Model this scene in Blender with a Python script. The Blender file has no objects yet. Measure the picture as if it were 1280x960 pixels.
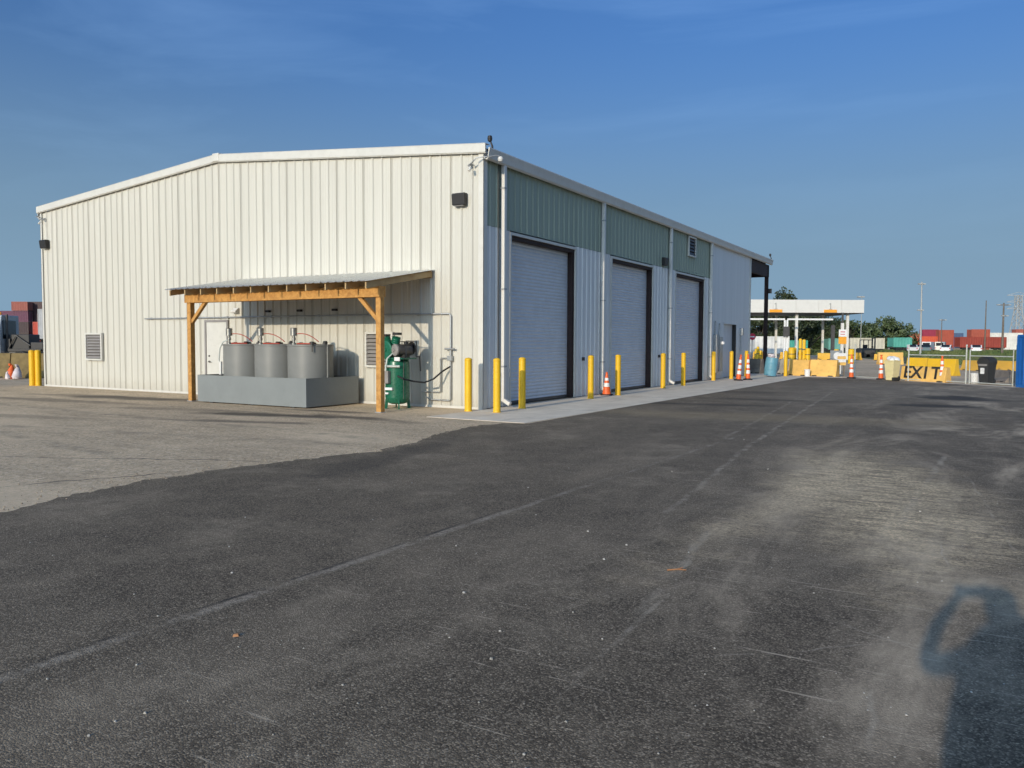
import bpy, bmesh, math, random
from mathutils import Vector, Matrix, Quaternion
R = math.radians
rnd = random.Random(7)
scene = bpy.context.scene
COL = scene.collection

# ------------------------------------------------------------------ camera
CAM = Vector((10.334, -16.288, 1.62)); FPX = 1008.0
_y, _p, _r = R(-30.30), R(-2.972), R(0.243)
FW = Vector((math.sin(_y)*math.cos(_p), math.cos(_y)*math.cos(_p), math.sin(_p)))
_rt = Vector((math.cos(_y), -math.sin(_y), 0)); _up = _rt.cross(FW)
RT = math.cos(_r)*_rt + math.sin(_r)*_up; UP = -math.sin(_r)*_rt + math.cos(_r)*_up
cd = bpy.data.cameras.new('camera'); cam = bpy.data.objects.new('camera', cd); COL.objects.link(cam)
cd.sensor_width = 36; cd.lens = 36*FPX/1280; cd.clip_start = 0.02; cd.clip_end = 6000
m = Matrix((RT, UP, -FW)).transposed().to_4x4(); m.translation = CAM; cam.matrix_world = m
scene.camera = cam

# ------------------------------------------------------------------ sky + sun
HAZE_F, SKY_TINT, HAZE_C = 0.95, (0.81, 1.10, 1.39, 1), (1.6, 2.55, 3.5, 1)
SUN_EL, SUN_AZ = 15.0, -0.3           # light travels along +Y, almost parallel to the long wall
world = bpy.data.worlds.new('World'); scene.world = world; world.use_nodes = True
wn = world.node_tree; bg = wn.nodes['Background']
sky = wn.nodes.new('ShaderNodeTexSky'); sky.sky_type = 'NISHITA'; sky.sun_disc = False
sky.sun_elevation = R(SUN_EL); sky.sun_rotation = R(180 + SUN_AZ)
sky.altitude = 0; sky.air_density = 1.0; sky.dust_density = 8.0; sky.ozone_density = 5.0
# thin cirrus streaks all over the dome
tc = wn.nodes.new('ShaderNodeTexCoord'); mp = wn.nodes.new('ShaderNodeMapping')
mp.inputs['Rotation'].default_value = (0.1, 0.22, R(28)); mp.inputs['Scale'].default_value = (1.1, 2.6, 9.0)
wn.links.new(tc.outputs['Generated'], mp.inputs['Vector'])
cn = wn.nodes.new('ShaderNodeTexNoise'); cn.inputs['Scale'].default_value = 1.5; cn.inputs['Detail'].default_value = 6
cn.inputs['Roughness'].default_value = 0.55; cn.inputs['Distortion'].default_value = 0.5
wn.links.new(mp.outputs['Vector'], cn.inputs['Vector'])
cr = wn.nodes.new('ShaderNodeValToRGB'); cr.color_ramp.elements[0].position = 0.47; cr.color_ramp.elements[0].color = (0,0,0,1)
cr.color_ramp.elements[1].position = 0.78; cr.color_ramp.elements[1].color = (0.11,0.11,0.11,1)
wn.links.new(cn.outputs['Fac'], cr.inputs['Fac'])
cm = wn.nodes.new('ShaderNodeMix'); cm.data_type = 'RGBA'
cm.inputs['B'].default_value = (4.6, 5.6, 7.0, 1)
wn.links.new(cr.outputs['Color'], cm.inputs['Factor']); wn.links.new(sky.outputs['Color'], cm.inputs['A'])
# humid air: the whole horizon fades to a grey-blue haze
sp = wn.nodes.new('ShaderNodeSeparateXYZ'); wn.links.new(tc.outputs['Generated'], sp.inputs[0])
hr = wn.nodes.new('ShaderNodeMapRange'); hr.interpolation_type = 'SMOOTHERSTEP'; wn.links.new(sp.outputs['Z'], hr.inputs[0])
for i, q in enumerate((-0.02, 0.42, HAZE_F, 0.0)): hr.inputs[i+1].default_value = q
tn = wn.nodes.new('ShaderNodeMix'); tn.data_type = 'RGBA'; tn.blend_type = 'MULTIPLY'; tn.inputs['Factor'].default_value = 1; tn.inputs['B'].default_value = SKY_TINT
wn.links.new(cm.outputs['Result'], tn.inputs['A'])
hz = wn.nodes.new('ShaderNodeMix'); hz.data_type = 'RGBA'; hz.inputs['B'].default_value = HAZE_C
wn.links.new(hr.outputs[0], hz.inputs['Factor']); wn.links.new(tn.outputs['Result'], hz.inputs['A'])
wn.links.new(hz.outputs['Result'], bg.inputs['Color']); bg.inputs['Strength'].default_value = 0.15
sd = bpy.data.lights.new('sun', 'SUN'); sd.energy = 2.95; sd.angle = R(0.53); sd.color = (1.0, 0.865, 0.67)
sun = bpy.data.objects.new('sun', sd); COL.objects.link(sun)
sdir = Vector((math.sin(R(SUN_AZ))*math.cos(R(SUN_EL)), math.cos(R(SUN_AZ))*math.cos(R(SUN_EL)), -math.sin(R(SUN_EL))))
sun.rotation_euler = sdir.to_track_quat('-Z', 'Y').to_euler(); sun.location = (0, -40, 30)
scene.view_settings.view_transform = 'Standard'; scene.view_settings.look = 'None'
scene.view_settings.gamma = 1; scene.view_settings.use_curve_mapping = False
scene.view_settings.exposure = 0.0
scene.render.engine = 'CYCLES'; scene.cycles.max_bounces = 8

# ------------------------------------------------------------------ pixel helpers (a pixel gives a direction, the ground or a depth the distance)
def ray(px, py): return FW + RT*((px-640)/FPX) - UP*((py-480)/FPX)
def gp(px, py, z=0.0):
    d = ray(px, py); t = (z-CAM.z)/d.z; return CAM + d*t
def dp(px, py, dep): return CAM + ray(px, py)*dep
def gd(px, dep, z=0.0):            # a point on the ground in pixel column px at depth dep
    d = ray(px, 430); q = CAM + d*dep; return Vector((q.x, q.y, z))
YAWV = _y

# ------------------------------------------------------------------ materials
class NT:
    def __init__(s, name):
        s.m = bpy.data.materials.new(name); s.m.use_nodes = True; s.t = s.m.node_tree
        s.b = s.t.nodes['Principled BSDF']; s.tc = s.t.nodes.new('ShaderNodeTexCoord'); s.obj = s.tc.outputs['Object']
    def _set(s, sock, v):
        if hasattr(v, 'is_output'): s.t.links.new(v, sock)
        elif isinstance(v, (tuple, list)) and len(v) == 3 and sock.type == 'RGBA': sock.default_value = (*v, 1)
        else: sock.default_value = v
    def math(s, op, a, b=0.0, c=None, clamp=False):
        n = s.t.nodes.new('ShaderNodeMath'); n.operation = op; n.use_clamp = clamp
        s._set(n.inputs[0], a); s._set(n.inputs[1], b)
        if c is not None: s._set(n.inputs[2], c)
        return n.outputs[0]
    def smooth(s, v, a, b, o0=0.0, o1=1.0):
        n = s.t.nodes.new('ShaderNodeMapRange'); n.interpolation_type = 'SMOOTHSTEP'
        s._set(n.inputs[0], v)
        for i, q in enumerate((a, b, o0, o1)): s._set(n.inputs[i+1], q)
        return n.outputs[0]
    def mapping(s, loc=(0,0,0), rot=(0,0,0), scale=(1,1,1), vec=None):
        n = s.t.nodes.new('ShaderNodeMapping'); s.t.links.new(vec or s.obj, n.inputs[0])
        n.inputs['Location'].default_value = loc; n.inputs['Rotation'].default_value = rot; n.inputs['Scale'].default_value = scale
        return n.outputs[0]
    def noise(s, scale, detail=4, rough=0.55, vec=None, dist=0.0):
        n = s.t.nodes.new('ShaderNodeTexNoise'); s.t.links.new(vec or s.obj, n.inputs['Vector'])
        n.inputs['Scale'].default_value = scale; n.inputs['Detail'].default_value = detail
        n.inputs['Roughness'].default_value = rough; n.inputs['Distortion'].default_value = dist
        return n.outputs['Fac']
    def voro(s, scale, vec=None, feature='F1'):
        n = s.t.nodes.new('ShaderNodeTexVoronoi'); s.t.links.new(vec or s.obj, n.inputs['Vector'])
        n.feature = feature; n.inputs['Scale'].default_value = scale
        return n
    def mix(s, f, a, b, mode='MIX'):
        n = s.t.nodes.new('ShaderNodeMix'); n.data_type = 'RGBA'; n.blend_type = mode; n.clamp_factor = True
        s._set(n.inputs['Factor'], f); s._set(n.inputs['A'], a); s._set(n.inputs['B'], b)
        return n.outputs['Result']
    def sep(s, vec=None):
        n = s.t.nodes.new('ShaderNodeSeparateXYZ'); s.t.links.new(vec or s.obj, n.inputs[0]); return n.outputs
    def bump(s, h, dist=0.01, strength=1.0):
        n = s.t.nodes.new('ShaderNodeBump'); n.inputs['Distance'].default_value = dist; n.inputs['Strength'].default_value = strength
        s.t.links.new(h, n.inputs['Height']); s.t.links.new(n.outputs[0], s.b.inputs['Normal'])
    def done(s, color=None, rough=0.6, metal=0.0, spec=None):
        if color is not None: s._set(s.b.inputs['Base Color'], color)
        s._set(s.b.inputs['Roughness'], rough); s._set(s.b.inputs['Metallic'], metal)
        if spec is not None: s.b.inputs['Specular IOR Level'].default_value = spec
        return s.m
    # masks in world metres (objects that use these sit at the origin)
    def blob(s, cx, cy, rx, ry, rot=0.0, amp=0.45, nscale=0.8, soft=0.5):
        v = s.mapping((0,0,0), (0,0,0), (1,1,1))
        x, y, z = s.sep()
        dx = s.math('SUBTRACT', x, cx); dy = s.math('SUBTRACT', y, cy); c, q = math.cos(rot), math.sin(rot)
        u = s.math('DIVIDE', s.math('ADD', s.math('MULTIPLY', dx, c), s.math('MULTIPLY', dy, q)), rx)
        w = s.math('DIVIDE', s.math('SUBTRACT', s.math('MULTIPLY', dy, c), s.math('MULTIPLY', dx, q)), ry)
        d = s.math('SQRT', s.math('ADD', s.math('MULTIPLY', u, u), s.math('MULTIPLY', w, w)))
        d = s.math('ADD', d, s.math('MULTIPLY', s.math('SUBTRACT', s.noise(nscale, 6, 0.65), 0.5), amp*4))
        return s.smooth(d, 1-soft, 1+soft, 1.0, 0.0)
    def line(s, a, b, w, soft, amp=0.15, nscale=0.5, brk=0.3):
        ax, ay = a; bx, by = b; L = math.hypot(bx-ax, by-ay); tx, ty = (bx-ax)/L, (by-ay)/L
        x, y, z = s.sep()
        dx = s.math('SUBTRACT', x, ax); dy = s.math('SUBTRACT', y, ay)
        along = s.math('ADD', s.math('MULTIPLY', dx, tx), s.math('MULTIPLY', dy, ty))
        acr = s.math('SUBTRACT', s.math('MULTIPLY', dx, -ty), s.math('MULTIPLY', dy, -tx))
        acr = s.math('ADD', acr, s.math('MULTIPLY', s.math('SUBTRACT', s.noise(nscale, 4), 0.5), amp*2))
        mk = s.smooth(s.math('ABSOLUTE', acr), w, w+soft, 1.0, 0.0)
        ends = s.math('MULTIPLY', s.smooth(along, -0.3, 0.5), s.smooth(along, L-0.5, L+0.3, 1.0, 0.0))
        br = s.smooth(s.noise(2.2, 5, 0.7), brk, brk+0.3)
        return s.math('MULTIPLY', s.math('MULTIPLY', mk, ends), br)

def paint(name, col, rough=0.45, var=0.12, metal=0.0, dirt=0.0, nscale=3.0, spec=None):
    n = NT(name)
    f = n.noise(nscale, 5, 0.6)
    dark = tuple(c*(1-var) for c in col); lite = tuple(min(1, c*(1+var*0.6)) for c in col)
    c = n.mix(n.smooth(f, 0.3, 0.7), dark, lite)
    if dirt > 0:
        g = n.noise(nscale*3.1, 7, 0.7)
        c = n.mix(n.math('MULTIPLY', n.smooth(g, 0.52, 0.75), dirt), c, (0.10, 0.085, 0.065))
    r = n.smooth(n.noise(nscale*6, 3), 0.2, 0.8, max(0.05, rough-0.08), min(1, rough+0.10))
    return n.done(c, r, metal, spec)

def asphalt_layers(n, dark, lite, agg, gain=1.0):
    """mottled binder with visible aggregate chips"""
    big = n.noise(0.35, 6, 0.62); mid = n.noise(2.0, 7, 0.72)
    c = n.mix(n.smooth(n.math('ADD', n.math('MULTIPLY', big, 0.45), n.math('MULTIPLY', mid, 0.55)), 0.36, 0.64), dark, lite)
    fine = n.noise(55, 4, 0.75)
    c = n.mix(n.math('MULTIPLY', n.smooth(fine, 0.50, 0.72), 0.55*gain), c, tuple(0.30*q for q in dark))
    c = n.mix(n.math('MULTIPLY', n.smooth(fine, 0.50, 0.30), 0.30*gain), c, agg)
    v = n.voro(48); vs = n.sep(v.outputs['Color'])
    chip = n.math('MULTIPLY', n.smooth(vs[0], 0.70, 0.98), n.smooth(v.outputs['Distance'], 0.12, 0.42, 1.0, 0.0))
    c = n.mix(n.math('MULTIPLY', chip, 0.9*gain), c, agg)
    v2 = n.voro(120); v2s = n.sep(v2.outputs['Color'])
    c = n.mix(n.math('MULTIPLY', n.smooth(v2s[1], 0.5, 1.0), 0.42*gain), c, agg)
    c = n.mix(n.math('MULTIPLY', n.smooth(v2s[2], 0.5, 1.0), 0.55*gain), c, tuple(0.35*q for q in dark))
    h = n.math('ADD', n.math('MULTIPLY', v2.outputs['Distance'], -0.6), n.math('MULTIPLY', fine, -0.5))
    return c, h

M = {}
# older, sun-bleached yard surface
n = NT('old_asphalt')
c, h = asphalt_layers(n, (0.50, 0.375, 0.235), (0.74, 0.555, 0.35), (0.90, 0.71, 0.48), 1.0)
spk = n.voro(26); spks = n.sep(spk.outputs['Color'])
c = n.mix(n.math('MULTIPLY', n.smooth(spks[0], .6, .95), .35), c, (.86, .72, .53)); c = n.mix(n.math('MULTIPLY', n.smooth(spks[1], .62, .95), .45), c, (.20, .155, .105))
mot = n.smooth(n.noise(0.7, 7, 0.72, n.mapping(rot=(0,0,R(-12)), scale=(.7, 1.8, 1))), .46, .70)
c = n.mix(n.math('MULTIPLY', mot, .5), c, (0.30, 0.225, 0.15))
dust = n.smooth(n.noise(0.22, 5, 0.6, n.mapping(rot=(0,0,R(20)), scale=(0.6, 2.2, 1))), 0.45, 0.68)
c = n.mix(n.math('MULTIPLY', dust, 0.55), c, (0.78, 0.60, 0.39))
for (px, py, rx, ry, ro, k) in ((345, 519, 1.9, 0.33, 0.25, .85), (300, 527, 1.5, 0.22, 0.3, .6), (150, 497, 3.2, 0.5, 0.12, .8), (410, 514, 1.2, 0.2, 0.1, .7),
                                (60, 500, 2.5, 0.35, 0.1, .5), (230, 512, 2.0, .3, .2, .35), (445, 522, 1.4, .22, -.1, .55), (20, 520, 2.0, .3, .2, .35)):
    g = gp(px, py)
    c = n.mix(n.math('MULTIPLY', n.blob(g.x, g.y, rx, ry, ro, 0.5, 0.9, 0.55), k), c, (0.055, 0.048, 0.04))
for a, b, w in (((-12, -5.2), (2, -5.9), .05), ((-14, -3.3), (1.0, -3.6), .06), ((-9, -8.6), (2.2, -6.6), .05), ((-20, -6), (0.5, -9.5), .04)):
    c = n.mix(n.math('MULTIPLY', n.line(a, b, w, 0.22, .3, .4, .35), 0.4), c, (0.10, 0.09, 0.075))
for a, b, w in (((1.6, -13), (-3, -9.5), .012), ((-1, -16), (1.8, -9.8), .01), ((-4, -11.5), (2.0, -8.6), .008)):
    c = n.mix(n.line(a, b, w, 0.02, .25, 1.2, .3), c, (0.05, 0.045, 0.04))
n.bump(h, 0.006, 0.6); M['old'] = n.done(c, 0.92, 0, 0.25)

# newer dark overlay
n = NT('dark_asphalt')
c, h = asphalt_layers(n, (0.083, 0.063, 0.042), (0.162, 0.124, 0.083), (0.55, 0.44, 0.305), 1.0)
# general dust film, more on the right and near
blot = n.smooth(n.noise(0.9, 7, 0.72), 0.50, 0.74)
c = n.mix(n.math('MULTIPLY', blot, 0.42), c, (0.44, 0.35, 0.24))
film = n.smooth(n.noise(0.55, 7, 0.68, n.mapping(rot=(0,0,R(-25)), scale=(1.5, 0.55, 1)), 0.6), 0.44, 0.74)
x, y, z = n.sep()
side = n.smooth(x, 6.6, 10.0, 0.16, 0.95)
c = n.mix(n.math('MULTIPLY', film, side), c, (0.56, 0.44, 0.30))
scuff = n.smooth(n.noise(3.0, 7, 0.72, n.mapping(rot=(0,0,R(18)), scale=(0.5, 4.5, 1)), 0.3), 0.56, 0.80)
c = n.mix(n.math('MULTIPLY', scuff, n.smooth(x, 6, 10.5, 0.06, 0.5)), c, (0.66, 0.53, 0.37))
# fine tyre and scrape scratches in three directions, mostly on the busy side
for ro, sc, lo in ((12, (1.2, 26, 1), .66), (-38, (1.0, 30, 1), .69), (70, (1.6, 34, 1), .70), (100, (1.3, 22, 1), .70)):
    scr = n.smooth(n.noise(1.0, 3, .55, n.mapping(loc=(ro*.37, ro*.11, 0), rot=(0, 0, R(ro)), scale=sc), 0.15), lo, lo+.05)
    c = n.mix(n.math('MULTIPLY', scr, n.smooth(x, 5.5, 10.0, 0.10, 0.55)), c, (0.74, 0.60, 0.43))
# sandy patch swept by tyres
sand = n.math('MULTIPLY', n.blob(9.35, -6.6, 0.85, 3.2, R(12), 0.55, 0.9, 0.6), n.smooth(n.noise(2.5, 7, .7, n.mapping(rot=(0,0,R(35)), scale=(1, 3.4, 1)), .4), .28, .66))
grain = n.smooth(n.noise(26, 5, .75), .40, .60, .25, 1.0)
sand = n.math('MULTIPLY', sand, grain)
c = n.mix(sand, c, (0.86, 0.66, 0.40))
edge = n.math('MULTIPLY', n.blob(8.65, -7.6, 0.25, 2.4, R(-6), 0.8, 2.2, 0.9), n.math('MULTIPLY', grain, 0.5))
c = n.mix(edge, c, (0.86, 0.66, 0.41))
c = n.mix(n.math('MULTIPLY', n.blob(6.1, 1.6, 3.6, 0.9, R(8), .5, .5, .6), .32), c, (0.44, 0.33, 0.185))
c = n.mix(n.math('MULTIPLY', n.blob(7.5, 14.0, 4.5, 6.0, 0, .6, .4, .7), .25), c, (0.33, 0.275, 0.20))
# paving seam and tyre lines
seam = n.math('MAXIMUM', n.line((6.22, -18), (6.45, -9.5), 0.005, 0.075, 0.05, 1.3, 0.30), n.line((6.45, -9.8), (6.70, -2.0), 0.005, 0.06, 0.05, 1.3, .38))
seam = n.math('MULTIPLY', seam, n.math('MULTIPLY', n.smooth(n.noise(24, 5, .75), .38, .58, .2, 1.0), n.smooth(n.noise(1.3, 5, .7), .30, .54, .35, 1.0)))
c = n.mix(n.math('MULTIPLY', seam, 0.58), c, (0.50, 0.42, 0.32))
crack = n.line((6.16, -18), (6.40, -9.5), 0.006, 0.02, 0.05, 0.7, 0.35)
c = n.mix(n.math('MULTIPLY', crack, 0.8), c, (0.03, 0.028, 0.025))
for a, b, w, k in (((7.78, -9.0), (7.2, -3.6), .03, .5), ((7.2, -3.8), (6.0, 12.4), .035, .5), ((8.6, -11.8), (8.3, -9.2), .03, .35), ((6.6, -3), (5.6, 9), .03, .35), ((9.9, -3.0), (9.7, -8.5), .03, .5),
                   ((9.2, -12.2), (9.9, -11.6), .008, .6), ((9.55, -11.3), (10.3, -11.7), .008, .7), ((9.2, -10.6), (10.2, -10.9), .007, .5), ((8.7, -12.9), (8.62, -11.2), .015, .5),
                   ((8.62, -11.2), (8.4, -10.2), .015, .5), ((9.9, -9.8), (9.7, -9.3), .006, .5), ((10.2, -9.9), (10.05, -8.8), .007, .6), ((9.98, -12.9), (9.93, -12.3), .012, .7), ((9.93, -12.3), (10.02, -12.0), .01, .6),
                   ((10.6, -9), (10.2, -5.0), .01, .4), ((4.2, -7.5), (6.5, -6.2), .02, .2), ((4.0, 3.0), (6.2, 3.9), .03, .4), ((4.5, 8.6), (6.5, 9.4), .04, .4), ((5.2, 12), (11, 10.4), .05, .35), ((4.8, 16), (9, 17.5), .05, .3)):
    c = n.mix(n.math('MULTIPLY', n.line(a, b, w*.4, w*1.5, 0.09, 1.3, 0.38), k*.9), c, (0.60, 0.50, 0.37))
# oil and damp marks
for cx, cy, rx, ry, k in ((9.5, 11.2, 0.9, 1.2, .85), (9.2, 7.4, 1.3, .5, .75), (10.6, 10.7, .7, .4, .5), (4.1, 4.6, 1.6, .35, .55), (4.9, 7.2, 2.2, .3, .45), (3.2, -7.6, .35, 2.0, .4), (3.6, 10.5, 1.2, .6, .4)):
    c = n.mix(n.math('MULTIPLY', n.blob(cx, cy, rx, ry, R(10), 0.5, 0.9, 0.5), k), c, (0.028, 0.026, 0.024))
n.bump(h, 0.006, 0.7); M['dark'] = n.done(c, 0.9, 0, 0.25)

n = NT('concrete_slab'); f = n.noise(1.2, 7, 0.65); f2 = n.noise(14, 5, 0.7)
c = n.mix(n.smooth(f, .3, .7), (0.68, 0.58, 0.445), (0.82, 0.715, 0.565)); c = n.mix(n.math('MULTIPLY', n.smooth(f2, .55, .75), .3), c, (.25, .23, .2))
c = n.mix(n.math('MULTIPLY', n.smooth(n.noise(0.5, 6, .7, n.mapping(scale=(3, .6, 1))), .5, .75), .45), c, (0.40, 0.34, 0.26))
n.bump(f2, .004, .6); M['concrete'] = n.done(c, 0.88, 0, 0.3)
M['curb'] = paint('concrete_block', (0.36, 0.34, 0.30), .9, .2, 0, .4)
M['ochre'] = paint('weathered_ochre_paint', (0.20, 0.145, 0.06), .9, .25, 0, .5)
M['curb_brown'] = paint('weathered_concrete', (0.25, 0.21, 0.17), .9, .25, 0, .5)
n = NT('grass_soil'); f = n.noise(0.15, 6, .65); M['soil'] = n.done(n.mix(n.smooth(f, .35, .65), (0.06, 0.085, 0.028), (0.13, 0.13, 0.055)), .95)
n = NT('grass_blades'); f = n.noise(0.12, 4, .6); M['grass'] = n.done(n.mix(n.smooth(f, .35, .65), (0.055, 0.10, 0.025), (0.14, 0.15, 0.05)), .8)
n = NT('hill_haze_tint'); M['hill'] = n.done(n.mix(n.noise(.02, 5), (0.05, 0.07, 0.10), (0.07, 0.09, 0.12)), .95)  # blue of the distance haze is put into the hill colour

# painted steel wall panels: faint streaks and oil-canning
def panel_mat(name, col, rough):
    n = NT(name); st = n.noise(1.0, 5, .6, n.mapping(scale=(3.0, 3.0, .12)))
    c = n.mix(n.smooth(st, .35, .7), tuple(q*.93 for q in col), col)
    low = n.sep()[2]
    g = n.math('MULTIPLY', n.smooth(n.math('ADD', low, n.math('MULTIPLY', n.noise(5, 5, .7), .5)), .28, .75, 1, 0), .22)
    c = n.mix(g, c, (0.33, 0.27, 0.19))
    n.bump(n.noise(.9, 3, .5), .02, .25)
    return n.done(c, rough, 0, .5)
M['ivory'] = panel_mat('ivory_panel', (0.605, 0.58, 0.505), .42)
M['pale'] = panel_mat('pale_panel', (0.76, 0.75, 0.72), .42)
M['sage'] = panel_mat('sage_panel', (0.335, 0.385, 0.30), .42)
M['flat'] = panel_mat('flat_panel', (0.72, 0.73, 0.72), .42)
M['trim'] = paint('white_trim', (0.63, 0.61, 0.55), .4, .05, 0, .12)
M['fencepipe'] = paint('fence_pipe', (0.50, 0.51, 0.46), .5, .1)
M['white'] = paint('white_paint', (0.70, 0.68, 0.63), .45, .03, 0, .03)
M['roofw'] = paint('roof_sheet', (0.62, 0.62, 0.60), .4, .06)
M['curtain'] = paint('door_curtain_paint', (0.64, 0.65, 0.66), .4, .05, 0, .08)
M['black'] = paint('black_steel', (0.022, 0.020, 0.020), .5, .2)
M['iron'] = paint('red_iron_primer', (0.030, 0.014, 0.012), .7, .3)
M['darkhole'] = paint('dark_interior', (0.02, 0.02, 0.022), .9, .1)
M['galv'] = paint('galvanised_sheet', (0.68, 0.69, 0.68), .32, .08, .9, .05)
M['galvp'] = paint('galvanised_pipe', (0.42, 0.43, 0.43), .45, .15, .55)
M['louver'] = paint('louver_grey', (0.27, 0.25, 0.235), .5, .1)
M['yellow'] = paint('safety_yellow', (0.80, 0.47, 0.012), .45, .07, 0, .16, 4)
M['ydull'] = paint('faded_yellow_paint', (0.72, 0.40, 0.045), .7, .12, 0, .35, 2)
M['ypale'] = paint('sun_bleached_orange', (0.78, 0.47, 0.13), .75, .12, 0, .3, 2)
M['orange'] = paint('cone_orange', (0.85, 0.14, 0.025), .5, .12, 0, .25, 8)
M['signorange'] = paint('sign_orange', (0.85, 0.36, 0.03), .5, .05)
M['refl'] = paint('reflective_white', (0.80, 0.79, 0.77), .4, .08, 0, .3, 9)
M['rubber'] = paint('black_rubber', (0.02, 0.02, 0.02), .75, .3)
M['basin'] = paint('basin_grey', (0.23, 0.245, 0.24), .38, .06, 0, .10, 1.5)
M['tank'] = paint('tank_grey', (0.215, 0.215, 0.20), .42, .06, 0, .12, 2)
M['green'] = paint('compressor_green', (0.012, 0.125, 0.068), .3, .12, 0, .1)
M['darkgrey'] = paint('dark_grey_metal', (0.085, 0.08, 0.075), .45, .2, .2)
M['steel'] = paint('bare_steel', (0.36, 0.35, 0.32), .38, .25, .8, .2, 9)
M['red'] = paint('red_hose', (0.42, 0.06, 0.035), .5, .15)
M['hose'] = paint('clear_hose', (0.48, 0.52, 0.48), .35, .1)
M['drum'] = paint('blue_drum', (0.13, 0.33, 0.43), .45, .15, 0, .3)
M['bag'] = paint('plastic_bag', (0.68, 0.60, 0.60), .4, .2)
M['cream'] = paint('cream_bin', (0.72, 0.62, 0.33), .5, .08, 0, .25)
M['blue'] = paint('blue_container_paint', (0.012, 0.10, 0.33), .4, .1)
M['stop'] = paint('stop_red', (0.52, 0.02, 0.05), .5, .05)
M['skin'] = paint('skin', (0.52, 0.33, 0.24), .55, .05)
M['cloth'] = paint('navy_shirt', (0.05, 0.06, 0.10), .85, .15)
M['jeans'] = paint('work_trousers', (0.08, 0.09, 0.12), .9, .15)
M['hair'] = paint('dark_hair', (0.03, 0.022, 0.016), .6, .2)
M['stone'] = paint('pale_stone', (0.40, 0.375, 0.33), .85, .3, 0, 0, 20)
M['edgestone'] = paint('tan_grit', (0.36, 0.285, 0.20), .9, .4, 0, 0, 30)
M['stick'] = paint('dry_stick', (0.42, 0.20, 0.09), .85, .3)
M['glass'] = paint('car_glass', (0.02, 0.025, 0.03), .08, .05)
M['poleg'] = paint('pole_grey', (0.40, 0.40, 0.38), .6, .1)
M['wpole'] = paint('weathered_wood_pole', (0.17, 0.14, 0.11), .9, .2)
n = NT('pine_lumber'); st = n.noise(1.0, 6, .65, n.mapping(scale=(7, 7, 7)), 1.2)
c = n.mix(n.smooth(st, .3, .7), (0.40, 0.185, 0.045), (0.60, 0.315, 0.085)); c = n.mix(n.math('MULTIPLY', n.smooth(n.noise(2.2, 3), .62, .7), .25), c, (.22, .09, .025))
M['lumber'] = n.done(c, .75)
n = NT('rafter_lumber'); st = n.noise(2.0, 5, .65)
M['rafter'] = n.done(n.mix(n.smooth(st, .3, .7), (0.36, 0.23, 0.10), (0.48, 0.34, 0.17)), .8)
n = NT('leaf'); oi = n.t.nodes.new('ShaderNodeObjectInfo'); f = n.noise(.55, 4, .6)
c = n.mix(n.smooth(f, .35, .65), (0.028, 0.050, 0.018), (0.075, 0.105, 0.032))
M['leaf'] = n.done(c, .6)
n = NT('leaf_oak'); f = n.noise(.5, 4, .6); M['oak'] = n.done(n.mix(n.smooth(f, .35, .65), (0.022, 0.036, 0.014), (0.055, 0.072, 0.026)), .6)
n = NT('bark'); M['bark'] = n.done(n.mix(n.noise(6, 5, .7), (.05, .04, .03), (.13, .11, .09)), .95)

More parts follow.
